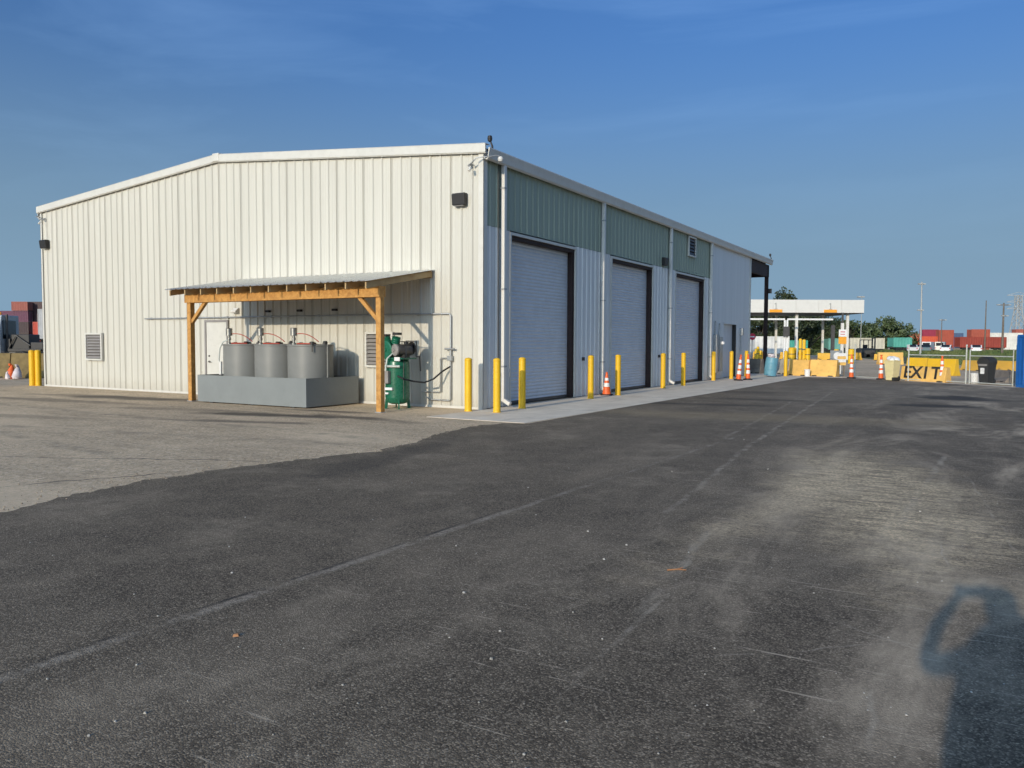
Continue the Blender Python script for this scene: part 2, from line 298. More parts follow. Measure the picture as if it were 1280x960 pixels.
# ------------------------------------------------------------------ mesh helpers
class MB:
    def __init__(s): s.v = []; s.f = []; s.sm = set()
    def add(s, vs, fs, smooth=False):
        b = len(s.v); s.v += [tuple(p) for p in vs]
        for q in fs:
            if smooth: s.sm.add(len(s.f))
            s.f.append(tuple(i+b for i in q))
        return s
    def box(s, x0, x1, y0, y1, z0, z1, M4=None):
        vs = [Vector((x, y, z)) for z in (z0, z1) for y in (y0, y1) for x in (x0, x1)]
        if M4 is not None: vs = [M4 @ p for p in vs]
        return s.add(vs, [(0,2,3,1), (4,5,7,6), (0,1,5,4), (2,6,7,3), (0,4,6,2), (1,3,7,5)])
    def beam(s, a, b, w, h, up=(0,0,1)):
        a, b = Vector(a), Vector(b); d = (b-a).normalized(); u = Vector(up)
        if abs(d.dot(u)) > .98: u = Vector((0,1,0))
        sx = d.cross(u).normalized(); sz = sx.cross(d)
        vs = [p + sx*i*w/2 + sz*j*h/2 for p in (a, b) for i, j in ((-1,-1), (1,-1), (1,1), (-1,1))]
        return s.add(vs, [(3,2,1,0), (4,5,6,7), (0,1,5,4), (1,2,6,5), (2,3,7,6), (3,0,4,7)])
    def tube(s, pts, r, seg=10, cap=True):
        pts = [Vector(p) for p in pts]; rs = r if isinstance(r, (list, tuple)) else [r]*len(pts)
        rings = []; u = None
        for i, p in enumerate(pts):
            d = (pts[min(i+1, len(pts)-1)] - pts[max(i-1, 0)]).normalized()
            if u is None: u = d.orthogonal().normalized()
            else: u = (u - d*u.dot(d)).normalized()
            w = d.cross(u); rings.append([p + (u*math.cos(2*math.pi*k/seg) + w*math.sin(2*math.pi*k/seg))*rs[i] for k in range(seg)])
        vs = [q for g in rings for q in g]; fs = []
        for i in range(len(pts)-1):
            for k in range(seg): fs.append((i*seg+k, i*seg+(k+1)%seg, (i+1)*seg+(k+1)%seg, (i+1)*seg+k))
        s.add(vs, fs, True)
        if cap:
            s.add(rings[0], [tuple(reversed(range(seg)))]); s.add(rings[-1], [tuple(range(seg))])
        return s
    def lathe(s, prof, seg=24, c=(0,0,0), axis=None):
        c = Vector(c); q = Vector((0,0,1)).rotation_difference(Vector(axis)) if axis else Quaternion()
        for i in range(len(prof)-1):
            (r0, z0), (r1, z1) = prof[i], prof[i+1]; vs = []
            for r, z in ((r0, z0), (r1, z1)):
                vs += [c + q @ Vector((r*math.cos(2*math.pi*k/seg), r*math.sin(2*math.pi*k/seg), z)) for k in range(seg)]
            if r0 < 1e-6: s.add([vs[0]]+vs[seg:], [(0, 1+k, 1+(k+1)%seg)[::-1] for k in range(seg)][:] if z1 >= z0 else [(0, 1+(k+1)%seg, 1+k)[::-1] for k in range(seg)], False)
            elif r1 < 1e-6: s.add(vs[:seg]+[vs[seg]], [(k, (k+1)%seg, seg) for k in range(seg)], False)
            else: s.add(vs, [(k, (k+1)%seg, seg+(k+1)%seg, seg+k) for k in range(seg)], abs(z1-z0) > 1e-6)
        return s
    def prism(s, poly, a, b, M4=None):
        """extrude a polygon given in (u,w) along x from a to b: vertex = (x,u,w)"""
        k = len(poly); vs = [Vector((x, u, w)) for x in (a, b) for u, w in poly]
        if M4 is not None: vs = [M4 @ p for p in vs]
        return s.add(vs, [tuple(range(k)), tuple(reversed(range(k, 2*k)))] + [(i+k, (i+1)%k+k, (i+1)%k, i) for i in range(k)])
    def mesh(s, name):
        me = bpy.data.meshes.new(name); me.from_pydata(s.v, [], s.f)
        if s.sm: me.polygons.foreach_set('use_smooth', [i in s.sm for i in range(len(s.f))])
        me.update(); return me
    def build(s, name, mat, parent=None, bevel=0.0, fix=True):
        me = s.mesh(name)
        if fix:
            bm = bmesh.new(); bm.from_mesh(me); bmesh.ops.recalc_face_normals(bm, faces=bm.faces); bm.to_mesh(me); bm.free()
        me.materials.append(mat); o = bpy.data.objects.new(name, me); COL.objects.link(o)
        if parent is not None: o.parent = parent
        if bevel > 0:
            b = o.modifiers.new('bevel', 'BEVEL'); b.width = bevel; b.segments = 2; b.limit_method = 'ANGLE'; b.angle_limit = R(40)
        return o
def tag(o, label=None, cat=None, group=None, kind=None):
    if label: o['label'] = label
    if cat: o['category'] = cat
    if group: o['group'] = group
    if kind: o['kind'] = kind
    return o
def empty(name, loc=(0,0,0), rz=0.0, label=None, cat=None, group=None):
    o = bpy.data.objects.new(name, None); COL.objects.link(o); o.location = loc; o.rotation_euler = (0,0,rz); o.empty_display_size = .2
    return tag(o, label, cat, group)
def copy_tree(o, parent=None):
    c = o.copy(); COL.objects.link(c)
    if parent is not None: c.parent = parent
    for ch in list(o.children): copy_tree(ch, c)
    return c
def inst(proto, used, loc, rz, label, group=None):
    o = proto if not used[0] else copy_tree(proto); used[0] = True
    o.location = loc; o.rotation_euler = (o.rotation_euler[0], o.rotation_euler[1], rz); o['label'] = label
    if group: o['group'] = group
    return o
def text_mesh(name, body, size, mat, parent, M4, depth=.004, bold=0.0):
    cu = bpy.data.curves.new(name, 'FONT'); cu.body = body; cu.size = size; cu.align_x = 'CENTER'; cu.align_y = 'CENTER'; cu.extrude = depth; cu.offset = bold
    to = bpy.data.objects.new(name+'_tmp', cu); COL.objects.link(to)
    dg = bpy.context.evaluated_depsgraph_get(); me = bpy.data.meshes.new_from_object(to.evaluated_get(dg)); bpy.data.objects.remove(to)
    me.name = name; me.materials.clear(); me.materials.append(mat); me.transform(M4)
    o = bpy.data.objects.new(name, me); COL.objects.link(o); o.parent = parent; return o
def sheet(name, poly, z, mat, kind='structure', label=None, cat=None):
    me = bpy.data.meshes.new(name); me.from_pydata([(x, y, z) for x, y in poly], [], [tuple(range(len(poly)))])
    if me.polygons[0].normal.z < 0: me.flip_normals()
    me.materials.append(mat); o = bpy.data.objects.new(name, me); COL.objects.link(o); return tag(o, label, cat, None, kind)

# ------------------------------------------------------------------ ground
sheet('ground', [(-2500, -600), (2500, -600), (2500, 4000), (-2500, 4000)], 0, M['old'])
# ragged left edge of the dark overlay
edge = [(2.3, -40), (2.5, -16), (2.37, -12.2), (1.94, -10.4), (2.27, -8.33), (2.66, -6.93), (2.05, -4.4), (1.9, -3.1), (2.2, -2.45)]
left = []
for i in range(len(edge)-1):
    (ax, ay), (bx, by) = edge[i], edge[i+1]; k = max(2, int(abs(by-ay)/.09)) if ay > -17 else 3
    for j in range(k):
        t = j/k; left.append((ax+(bx-ax)*t + (rnd.uniform(-.05, .05) if ay > -17 else 0) + .05*math.sin(ay*3+t*9), ay+(by-ay)*t))
left += [(2.55, -2.3), (2.9, 24.6), (5.0, 24.9)]
poly = left + [(11.6, 19.5), (40, 19.5), (40, -40)]
sheet('asphalt_overlay', poly, .004, M['dark'])
gl = MB()
ap = [(0.0, -2.25), (2.45, -2.3), (2.87, 12), (2.95, 24.3), (4.9, 24.6), (4.9, 25.4), (2.2, 25.6), (2.2, 30), (-16, 30), (-16, 25.4), (0.0, 25.4)]
gl.add([(x, y, -.05) for x, y in ap] + [(x, y, .007) for x, y in ap], [tuple(range(len(ap)))[::-1], tuple(range(len(ap), 2*len(ap)))] + [(i, (i+1) % len(ap), (i+1) % len(ap)+len(ap), i+len(ap)) for i in range(len(ap))])
apron = gl.build('concrete_apron', M['concrete']); tag(apron, kind='structure')
fs_a, fs_b = Vector((4.95, 24.75, 0)), gp(1273, 484.5)
fs_d = (fs_b-fs_a).normalized(); fs_n = Vector((-fs_d.y, fs_d.x, 0))*.17
sheet('fence_strip', [tuple((q+w_)[:2]) for q, w_ in ((fs_a, -fs_n), (fs_b, -fs_n), (fs_b, fs_n), (fs_a, fs_n))], .008, M['concrete'])
jm = MB()
for yy in (1.1, 6.4, 12.6, 18.2): jm.box(0.2, 2.5+.02*yy, yy-.006, yy+.006, .0066, .0075)
jm.build('control_joint', M['darkhole'], apron)
def pads(a): return a
fw2 = Vector((FW.x, FW.y, 0)).normalized(); rt2 = Vector((fw2.y, -fw2.x, 0))
def cp(lat, dep): q = Vector((CAM.x, CAM.y, 0)) + fw2*dep + rt2*lat; return (q.x, q.y)

sheet('field', [cp(42, 100), cp(31, 62), cp(90, 56), cp(230, 190), cp(160, 190), cp(50, 190), cp(40, 120)], .008, M['soil'])
# field grass
g = MB()
for i in range(20000):
    dep = 60 + 128*rnd.random()**.85; lo = .5*dep+.8 if dep < 100 else 41+(dep-100)*.1
    x, y = cp(lo + rnd.random()*(dep*.72-lo+4), dep); hgt = rnd.uniform(.18, .5)*(1.25 if rnd.random() < .12 else 1); a = rnd.uniform(0, 6.28); w = rnd.uniform(.05, .14)
    dx, dy = math.cos(a)*w, math.sin(a)*w; lx, ly = rnd.uniform(-.12, .12), rnd.uniform(-.12, .12)
    g.add([(x-dx, y-dy, .0), (x+dx, y+dy, .0), (x+lx+dx*.3, y+ly+dy*.3, hgt), (x+lx-dx*.3, y+ly-dy*.3, hgt*.9)], [(0,1,2,3)])
tag(g.build('field_grass', M['grass'], fix=False), 'tall green grass of the field beyond the fence', 'grass', None, 'stuff')
# low far ridge on the horizon
hm = MB(); hp = []
for i in range(60):
    lat = -700 + i*40; hp.append((lat, 9 + 6*math.sin(i*.7) + 4*math.sin(i*1.9+1)))
for i in range(59):
    (a, ha), (b, hb) = hp[i], hp[i+1]; A = cp(a, 1500); B = cp(b, 1500); A2 = cp(a, 1900); B2 = cp(b, 1900); 
    hm.add([(*A, -.5), (*B, -.5), (*B2, hb+6), (*A2, ha+6)], [(0,1,2,3)])
tag(hm.build('hills', M['hill']), kind='structure')

# ------------------------------------------------------------------ main building
W, L, LP_, H = 18.29, 25.3, 29.4, 6.07
SL = .084
def ztop(x): return H + SL*(9.145-abs(x+9.145))
B = empty('metal_building', (0, 0, 0), 0, 'long ivory ribbed metal workshop with three grey roller doors', 'building')
def profile(u0, u1, pitch=.3048, rib=.032):
    pts = [(u0, 0)]; k0 = int(math.floor(u0/pitch-1e-6)); 
    for k in range(k0, int(math.ceil(u1/pitch))+1):
        c = k*pitch
        for du, d in ((-.042, 0), (-.016, rib), (.016, rib), (.042, 0), (.105, 0), (.113, .005), (.137, .005), (.145, 0), (.168, 0), (.176, .005), (.20, .005), (.208, 0)):
            if u0+1e-4 < c+du < u1-1e-4: pts.append((c+du, d))
    pts.append((u1, 0)); return pts
def ribbed(u0, u1, zb, zt, f, mat, name='wall_panel', parent=B):
    """f(u, depth, z) -> position; zb/zt functions of u"""
    pr = profile(u0, u1); mb = MB(); vs = []
    for u, d in pr: vs += [f(u, d, zb(u)), f(u, d, zt(u))]
    mb.add(vs, [(2*i, 2*i+2, 2*i+3, 2*i+1) for i in range(len(pr)-1)])
    return mb.build(name, mat, parent, fix=False)
PW = W/20
for i in range(20):
    a = -W + i*PW; b = a+PW
    if i == 10-1: segs = [(a, b)]
    else: segs = [(a, b)]
    ribbed(a+.001, b-.001, lambda u: .02, lambda u: ztop(u), lambda u, d, z: (u, -d, z), M['ivory'])
# left-hand side and rear walls (plain, out of view)
mb = MB(); mb.box(-W-.004, -W, 0, L, .02, H); mb.build('side_wall', M['ivory'], B)
mb = MB(); mb.add([(-W, L-.02, .02), (-.01, L-.02, .02), (-.01, L-.02, H), (-9.145, L-.02, ztop(-9.145)), (-W, L-.02, H)], [(0,1,2,3,4)]); mb.build('rear_wall', M['ivory'], B)
# long wall
DOORS = [(1.27, 4.93), (7.62, 11.28), (13.80, 17.46)]; DH = 4.30
fx = lambda u, d, z: (d, u, z)
def strip(y0, y1, z0, z1, mat):
    k = max(1, round((y1-y0)/.914)); 
    for i in range(k):
        a = y0+(y1-y0)*i/k; b = y0+(y1-y0)*(i+1)/k
        ribbed(a+.0008, b-.0008, lambda u: z0, lambda u: z1, fx, mat)
prev = .06
for (a, b) in DOORS + [(18.35, None)]:
    strip(prev, a-.06 if b else a, .02, 4.40, M['pale']); prev = (b or 0)+.06
for (a, b) in ((.06, 6.80), (6.80, 13.10), (13.10, 18.35)): strip(a, b, 4.41, H+.02, M['sage'])
for k in range(6):                                  # smooth panels of the last bay, with the man door opening
    a = 18.45 + k*1.142; b = a+1.142
    mb = MB()
    z0 = .02
    if a < 20.55 < b: mb.box(-.03, .012, a+.003, 20.55, .02, H); mb.box(-.03, .012, 20.55, b-.003, 2.5, H)
    elif a >= 20.5 and b < 22.6: mb.box(-.03, .012, a+.003, b-.003, 2.5, H)
    elif a < 22.7 < b: mb.box(-.03, .012, a+.003, 22.7, 2.5, H); mb.box(-.03, .012, 22.7, b-.003, .02, H)
    else: mb.box(-.03, .012, a+.003, b-.003, .02, H)
    mb.build('smooth_panel', M['flat'], B)
# man door in that bay, set back
d = MB().box(-.20, -.16, 20.55, 22.7, .02, 2.5).build('side_door', M['curtain'], B)
MB().box(-.16, -.10, 22.3, 22.42, 1.0, 1.06).build('handle', M['steel'], d)
MB().box(-.2, .02, 20.50, 20.55, .02, 2.55).box(-.2, .02, 20.50, 22.75, 2.5, 2.56).build('door_frame', M['flat'], d)
MB().box(-.2, .02, 22.66, 22.72, .02, 2.5).build('jamb', M['black'], d)
# trims
t = MB().box(-.10, .02, -.045, -.036, .02, H).box(.036, .045, -.045, .12, .02, H); t.box(.02, .045, -.045, -.036, .02, H); t.build('corner_trim', M['trim'], B)
MB().box(-W-.03, -W+.06, -.045, -.036, .02, H).box(-W-.03, -W-.02, -.045, .1, .02, H).build('corner_trim', M['trim'], B)
for y0, w in ((13.16, .16), (18.40, .16), (25.22, .16)):
    MB().box(.0, .05, y0-w/2, y0+w/2, .02, H-.06).build('jamb_trim', M['trim'], B)
MB().box(-W-.03, .04, -.044, -.034, .0, .06).build('base_trim', M['trim'], B)
for (a, b) in DOORS:                                # roller doors
    pts = []; z = .06; mb = MB(); vs = []
    n_s = 46; ph = (DH-.06)/n_s
    for k in range(n_s):
        for j, dd in enumerate((0, .012, .017, .012)): vs += [(-.19+dd, a, .06+ph*(k+j/4)), (-.19+dd, b, .06+ph*(k+j/4))]
    vs += [(-.19, a, DH), (-.19, b, DH)]
    mb.add(vs, [(2*i, 2*i+1, 2*i+3, 2*i+2) for i in range(len(vs)//2-1)])
    dr = mb.build('roller_door', M['curtain'], B)
    MB().box(-.20, -.15, a+.02, b-.02, .02, .10).build('bottom_bar', M['darkgrey'], dr)
    MB().box(-.22, .0, b, b+.02, .02, DH).box(-.17, -.02, b-.07, b-.001, .02, DH).build('guide_track', M['iron'], dr)
    MB().box(-.22, .0, a-.02, a, .02, DH).box(-.17, -.02, a+.001, a+.07, .02, DH).build('guide_track', M['iron'], dr)
    MB().box(-.22, .0, a, b, DH-.09, DH-.001).build('door_hood', M['iron'], dr)
    MB().box(-.01, .05, a-.07, a-.001, .02, DH+.07).box(-.01, .05, b+.021, b+.07, .02, DH+.07).box(-.01, .05, a-.001, b+.021, DH+.0, DH+.07).build('door_trim', M['trim'], dr)
# roof with ribs, ridge, rake trims, gutter
for (xa, xb, nm) in ((-9.145, .06, 1), (-9.145, -W-.06, -1)):
    for k in range(int(LP_/.9)+1):
        y0 = -.06 + k*.9; y1 = min(y0+.9, LP_)
        if y1-y0 < .05: continue
        pr = profile(y0, y1); vs = []
        for u, dd in pr: vs += [(xa, u, ztop(xa)+.12+dd), (xb, u, H+.12+dd-.006)]
        mb = MB().add(vs, [(2*i, 2*i+2, 2*i+3, 2*i+1) for i in range(len(pr)-1)]); mb.build('roof_panel', M['roofw'], B)
for s_ in (1, -1):
    xe = .13 if s_ > 0 else -W-.13; zr = ztop(-9.145)
    mb = MB(); M4 = None
    for (y0, y1, dz0, dz1) in ((-.12, -.06, 0.0, .20), (-.12, .10, .20, .215), (-.10, -.06, -.02, 0)):
        xs = (-9.145, xe); vs = []
        for xx in xs:
            zz = ztop(xx) if xx == -9.145 else H - SL*.13
            vs += [(xx, y0, zz+dz0), (xx, y1, zz+dz0), (xx, y1, zz+dz1), (xx, y0, zz+dz1)]
        mb.add(vs, [(3,2,1,0), (4,5,6,7), (0,1,5,4), (1,2,6,5), (2,3,7,6), (3,0,4,7)])
    mb.build('rake_trim', M['trim'], B, .012)
MB().box(-9.28, -9.0, -.14, .12, ztop(-9.145)+.0, ztop(-9.145)+.235).build('ridge_cap', M['trim'], B, .02)
gu = [(0.035, 5.93), (.13, 5.90), (.17, 5.94), (.185, 6.05), (.21, 6.16), (.20, 6.185), (.175, 6.165), (.17, 6.08), (.15, 5.96), (.05, 5.96), (.035, 6.15)]
Mx = Matrix(((0,1,0,0), (1,0,0,0), (0,0,1,0), (0,0,0,1)))
MB().prism(gu, -.04, LP_+.05, Mx).build('gutter', M['trim'], B)
gu2 = [(-p-W, q) for p, q in gu]
MB().prism(gu2, -.04, LP_+.05, Mx).build('gutter', M['trim'], B)
for yy in (.80, 6.80, 13.02, 18.24):                # downspouts with kick-out elbows
    ds = MB().box(.05, .15, yy-.06, yy+.06, .16, 5.92).build('downspout', M['white'], B, .012)
    MB().beam((.10, yy, .20), (.30, yy, .09), .11, .09).build('elbow', M['white'], ds, .01)
    MB().box(.04, .156, yy-.075, yy+.075, 5.35, 5.39).box(.04, .156, yy-.075, yy+.075, 2.9, 2.94).box(.04, .156, yy-.075, yy+.075, 1.0, 1.04).build('strap', M['galvp'], ds)
MB().tube([(.06, .62, .3), (.06, .62, 5.9)], .011, 8).build('conduit', M['black'], B)
MB().tube([(.075, 6.58, .3), (.075, 6.58, 3.6)], .012, 8).build('conduit', M['white'], B)
for yy in (5.5, 12.0): 
    MB().box(.03, .09, yy-.05, yy+.05, 1.08, 1.18).build('outlet_box', M['black'], B, .008)
# open porch bay at the far end
MB().box(-.15, .0, L+.05, LP_, 5.25, 5.9).build('porch_beam', M['iron'], B)
MB().box(-W, 0, LP_-.30, LP_-.12, 5.25, 5.9).build('porch_beam', M['iron'], B)
for xx in (0, -9.1, -W+.3):
    c_ = MB().box(xx-.16, xx, LP_-.34, LP_-.33+.02, .02, 5.9).box(xx-.16, xx, LP_-.09, LP_-.07, .02, 5.9).box(xx-.09, xx-.07, LP_-.33, LP_-.08, .02, 5.9)
    c_.box(xx-.20, xx+.04, LP_-.38, LP_-.03, .02, .05).build('porch_column', M['iron'], B)
MB().box(.04, .20, LP_-.30, LP_-.14, 4.35, 4.6).build('porch_light', M['black'], B)
for k in range(7):
    y0 = L+.3+k*.6; MB().box(-W+.1, -.16, y0, y0+.06, 5.92, 6.05).build('porch_purlin', M['iron'], B)
# louvres
def louver(f, w, h, nsl, mat_fr, mat_sl, name='wall_louver'):
    fr = MB()
    for (u0, u1, z0, z1) in ((0, .06, 0, h), (w-.06, w, 0, h), (.06, w-.06, 0, .06), (.06, w-.06, h-.06, h)):
        vs = [f(u, d, z) for z in (z0, z1) for d in (0, .075) for u in (u0, u1)]
        fr.add(vs, [(0,2,3,1), (4,5,7,6), (0,1,5,4), (2,6,7,3), (0,4,6,2), (1,3,7,5)])
    o = fr.build(name, mat_fr, B, .005)
    vs = [f(u, .005, z) for z in (.05, h-.05) for u in (.05, w-.05)]
    MB().add(vs, [(0,1,3,2)]).build('backing', M['darkhole'], o)
    for k in range(nsl):
        z = .07 + (h-.14)*(k+.05)/nsl; st = (h-.14)/nsl
        vs = [f(u, d, zz) for (d, zz) in ((.062, z), (.015, z+st*.78), (.019, z+st*.80), (.066, z+.012)) for u in (.06, w-.06)]
        MB().add(vs, [(0,1,3,2), (2,3,5,4), (4,5,7,6), (6,7,1,0), (0,2,4,6), (1,7,5,3)]).build('slat', mat_sl, o)
    return o
louver(lambda u, d, z: (-15.77+u, -.03-d, .95+z), .92, .92, 8, M['trim'], M['louver'])
louver(lambda u, d, z: (-3.57+u, -.03-d, .95+z), .92, .92, 8, M['trim'], M['louver'])
louver(lambda u, d, z: (.03+d, 15.15+u, 5.08+z), .92, .80, 5, M['trim'], M['darkgrey'])
# white personnel door in the gable wall
gd_ = MB().box(-9.74, -8.86, -.05, -.035, .05, 2.17).build('gable_door', M['trim'], B, .004)
MB().box(-9.81, -9.745, -.07, -.034, .03, 2.24).box(-8.855, -8.79, -.07, -.034, .03, 2.24).box(-9.745, -8.855, -.07, -.034, 2.175, 2.24).build('door_frame', M['louver'], gd_, .004)
MB().tube([(-9.62, -.05, 1.0), (-9.62, -.10, 1.0), (-9.52, -.10, 1.0)], .012, 8).lathe([(.03, 0), (.03, .02)], 12, (-9.62, -.05, 1.0), (0,-1,0)).build('handle', M['darkgrey'], gd_)
MB().lathe([(.028, 0), (.024, .025), (0, .026)], 12, (-9.62, -.05, 1.17), (0,-1,0)).build('deadbolt', M['darkgrey'], gd_)
# wall lights
for (x, z) in ((-.60, 5.02), (-18.0, 4.95)):
    o = MB().prism([(-.035, -.15), (-.16, -.13), (-.19, .12), (-.16, .15), (-.035, .15)], -.18, .18, Matrix.Translation((x, 0, z))).build('wall_light', M['black'], B, .012)
    MB().box(x-.14, x+.14, -.155, -.06, z-.152, z-.142).build('lens', M['louver'], o)
o = MB().prism([(.035, -.15), (.16, -.13), (.19, .12), (.16, .15), (.035, .15)], -.18, .18, Matrix.Translation((0, 12.36, 4.6)) @ Matrix(((0,1,0,0), (1,0,0,0), (0,0,1,0), (0,0,0,1)))).build('wall_light', M['black'], B, .012)
MB().prism([(-.035, 2.42), (-.16, 2.44), (-.17, 2.47), (-.05, 2.58), (-.035, 2.58)], -8.55, -8.35).build('door_light', M['white'], B, .01)
for x in (-7.12, -5.90, -4.62): MB().box(x-.07, x+.07, -.12, -.03, 2.43, 2.49).tube([(x, -.09, 2.46), (x+.1, -.13, 2.44)], .02, 6).build('hose_coupling', M['black'], B)
# camera arms at both eave corners
for sx, x0 in ((1, 0), (-1, -W)):
    ar = MB().tube([(x0-.22*sx, -.05, 5.80), (x0-.22*sx, -.20, 5.80), (x0-.05*sx, -.22, 5.92), (x0+.32*sx, .1, 6.0), (x0+.36*sx, .16, 5.99)], .015, 8).tube([(x0-.30*sx, -.05, 5.84), (x0-.30*sx, -.16, 5.78)], .03, 8).build('camera_arm', M['galvp'], B)
    MB().lathe([(0, -.07), (.05, -.05), (.07, 0), (.05, .05), (0, .07)], 12, (x0+.38*sx, .17, 5.92)).build('camera_dome', M['white'], ar)
    MB().lathe([(.03, 0), (.035, .1), (0, .11)], 10, (x0-.24*sx, -.19, 5.72), (0.2, -.6, -.7)).build('camera_body', M['white'], ar)
for (x, y, ztp) in ((.10, .25, 6.15), (.12, LP_-.1, 6.15)):
    MB().tube([(x, y, ztp-.05), (x, y, ztp+.12), (x-.04, y-.02, ztp+.24)], [.03, .025, .02], 8).lathe([(0, -.09), (.05, -.06), (.06, 0), (.05, .06), (0, .08)], 10, (x-.05, y-.03, ztp+.30)).build('eave_sensor', M['black'], B)
# electric gear beside the small door
for (y0, y1, z0, z1, mt) in ((18.95, 19.25, .3, 2.0, 'galvp'), (19.5, 19.95, .35, 1.9, 'galvp'), (23.35, 23.6, 2.0, 2.35, 'galvp')):
    MB().box(.012, .17, y0, y1, z0, z1).build('meter_cabinet', M[mt], B, .01)
for yy, za, zb in ((19.1, 2.0, 2.6), (19.75, 1.9, 2.5), (19.3, .02, 1.9), (23.47, .02, 2.0)): MB().tube([(.06, yy, za), (.06, yy, zb)], .03, 8).build('conduit', M['galvp'], B)
MB().lathe([(0, -.09), (.09, -.05), (.09, .05), (0, .09)], 10, (.2, 19.8, 1.62)).build('meter_dial', M['refl'], B)

# ------------------------------------------------------------------ compressed-air pipe on the gable wall
P_ = empty('air_pipe', (0, 0, 0), 0, 'thin grey compressed-air pipe run along the ivory gable wall', 'pipe')
MB().tube([(-12.6, -.07, 2.31), (-.92, -.07, 2.31), (-.885, -.07, 2.27), (-.885, -.07, .22), (-.92, -.07, .19), (-1.5, -.07, .19), (-1.58, -.07, .24)], .019, 8).build('main_pipe', M['galvp'], P_)
MB().tube([(-.90, -.07, 1.22), (-1.16, -.07, 1.22), (-1.18, -.07, 1.2), (-1.18, -.07, .40), (-1.22, -.07, .38), (-1.75, -.07, .38)], .015, 8).build('branch_pipe', M['galvp'], P_)
MB().box(-.95, -.82, -.13, -.035, 1.16, 1.28).tube([(-1.02, -.11, 1.45), (-.74, -.11, 1.45)], .026, 8).tube([(-.885, -.07, 1.30), (-.885, -.07, 1.45)], .03, 8).build('valve', M['galvp'], P_, .006)
cl = MB()
for x in (-12.3, -10.6, -8.8, -7.0, -5.2, -3.4, -1.9): cl.box(x-.02, x+.02, -.095, -.03, 2.28, 2.34)
cl.build('clamp', M['galvp'], P_)

# ------------------------------------------------------------------ lean-to canopy
C = empty('lean_to_canopy', (0, 0, 0), 0, 'timber lean-to canopy with galvanised roof sheltering grey tanks', 'canopy')
YF, YP = -2.5, -1.95
XA, XB = -8.13, -1.45
def zr(y): return 3.36 + (y+.05)*.175       # underside of the sheet = top of the rafters
for x in (-8.0, -1.52):
    p = MB().box(x-.07, x+.07, YP-.07, YP+.07, .0, zr(YP)-.15-.0).build('post', M['lumber'], C, .006)
    MB().box(x-.09, x+.09, YP-.09, YP+.09, .0, .02).build('post_base', M['galvp'], p)
    s_ = 1 if x < -4 else -1
    br = MB(); br.beam((x+s_*.06, YP, 2.12), (x+s_*.70, YP, 2.74), .09, .09, (0,1,0)); br.build('brace', M['lumber'], C, .005)
zb = zr(YP)-.15
MB().box(XA+.02, XB-.0, YP-.115, YP-.072, zb-.25, zb+.0).build('header_beam', M['lumber'], C, .004)
MB().box(XA+.02, XB-.0, YP+.072, YP+.115, zb-.25, zb+.0).build('header_beam', M['lumber'], C, .004)
MB().box(XA+.02, XB, -.085, -.035, zr(-.06)-.17, zr(-.06)-.02).build('ledger', M['rafter'], C)
for i in range(12):
    x = XA + (XB-XA)*i/11
    x = min(max(x, XA+.02), XB-.02)
    mb = MB(); y0, y1 = YF, -.09
    vs = [(xx, y, z) for xx in (x-.019, x+.019) for (y, z) in ((y0, zr(y0)-.14), (y1, zr(y1)-.14), (y1, zr(y1)), (y0, zr(y0)))]
    mb.add(vs, [(3,2,1,0), (4,5,6,7), (0,1,5,4), (1,2,6,5), (2,3,7,6), (3,0,4,7)]); mb.build('rafter', M['rafter'], C)
for k in range(4):
    y = YF+.12 + k*.74
    MB().beam((XA-.06, y, zr(y)+.012), (XB+.04, y, zr(y)+.012), .09, .02, (0, -.17, 1)).build('purlin', M['rafter'], C)
for k in range(8):
    x0 = XA-.10 + k*(XB-XA+.16)/8; x1 = XA-.10 + (k+1)*(XB-XA+.16)/8
    pr = profile(x0+.001, x1-.001, .229, .018); vs = []
    for u, dd in pr: vs += [(u, YF-.06, zr(YF-.06)+.026+dd), (u, -.035, zr(-.035)+.026+dd)]
    MB().add(vs, [(2*i, 2*i+2, 2*i+3, 2*i+1) for i in range(len(pr)-1)]).build('roof_sheet', M['galv'], C)

# ------------------------------------------------------------------ spill basin and tanks
bx0, bx1, by0, by1, bz = -7.56, -3.66, -2.12, -.24, .72
K = empty('spill_basin', ((bx0+bx1)/2, (by0+by1)/2, 0), 0, 'low grey painted steel spill basin holding three round tanks', 'basin')
K.location = (0, 0, 0)
for (a, b, c_, d_) in ((bx0, bx1, by0, by0+.012), (bx0, bx1, by1-.012, by1), (bx0, bx0+.012, by0+.012, by1-.012), (bx1-.012, bx1, by0+.012, by1-.012)):
    MB().box(a, b, c_, d_, .03, bz).build('basin_side', M['basin'], K)
MB().box(bx0+.012, bx1-.012, by0+.012, by1-.012, .06, .07).build('basin_floor', M['basin'], K)
for x in (bx0+.5, -5.6, bx1-.5): MB().box(x-.06, x+.06, by0+.03, by1-.03, 0, .06).build('skid', M['darkgrey'], K)
MB().box(bx0-.0, bx1, by0-.006, by0+.03, bz, bz+.006).box(bx1-.03, bx1+.006, by0+.03, by1, bz, bz+.006).box(bx0-.006, bx0+.03, by0+.03, by1, bz, bz+.006).build('rim', M['basin'], K)
TX = [-6.83, -5.64, -4.45]
TL = ['grey round oil tank in the basin nearest the white gable door', 'grey round oil tank standing between two other tanks in the basin', 'grey round oil tank in the basin on the side facing the green compressor']
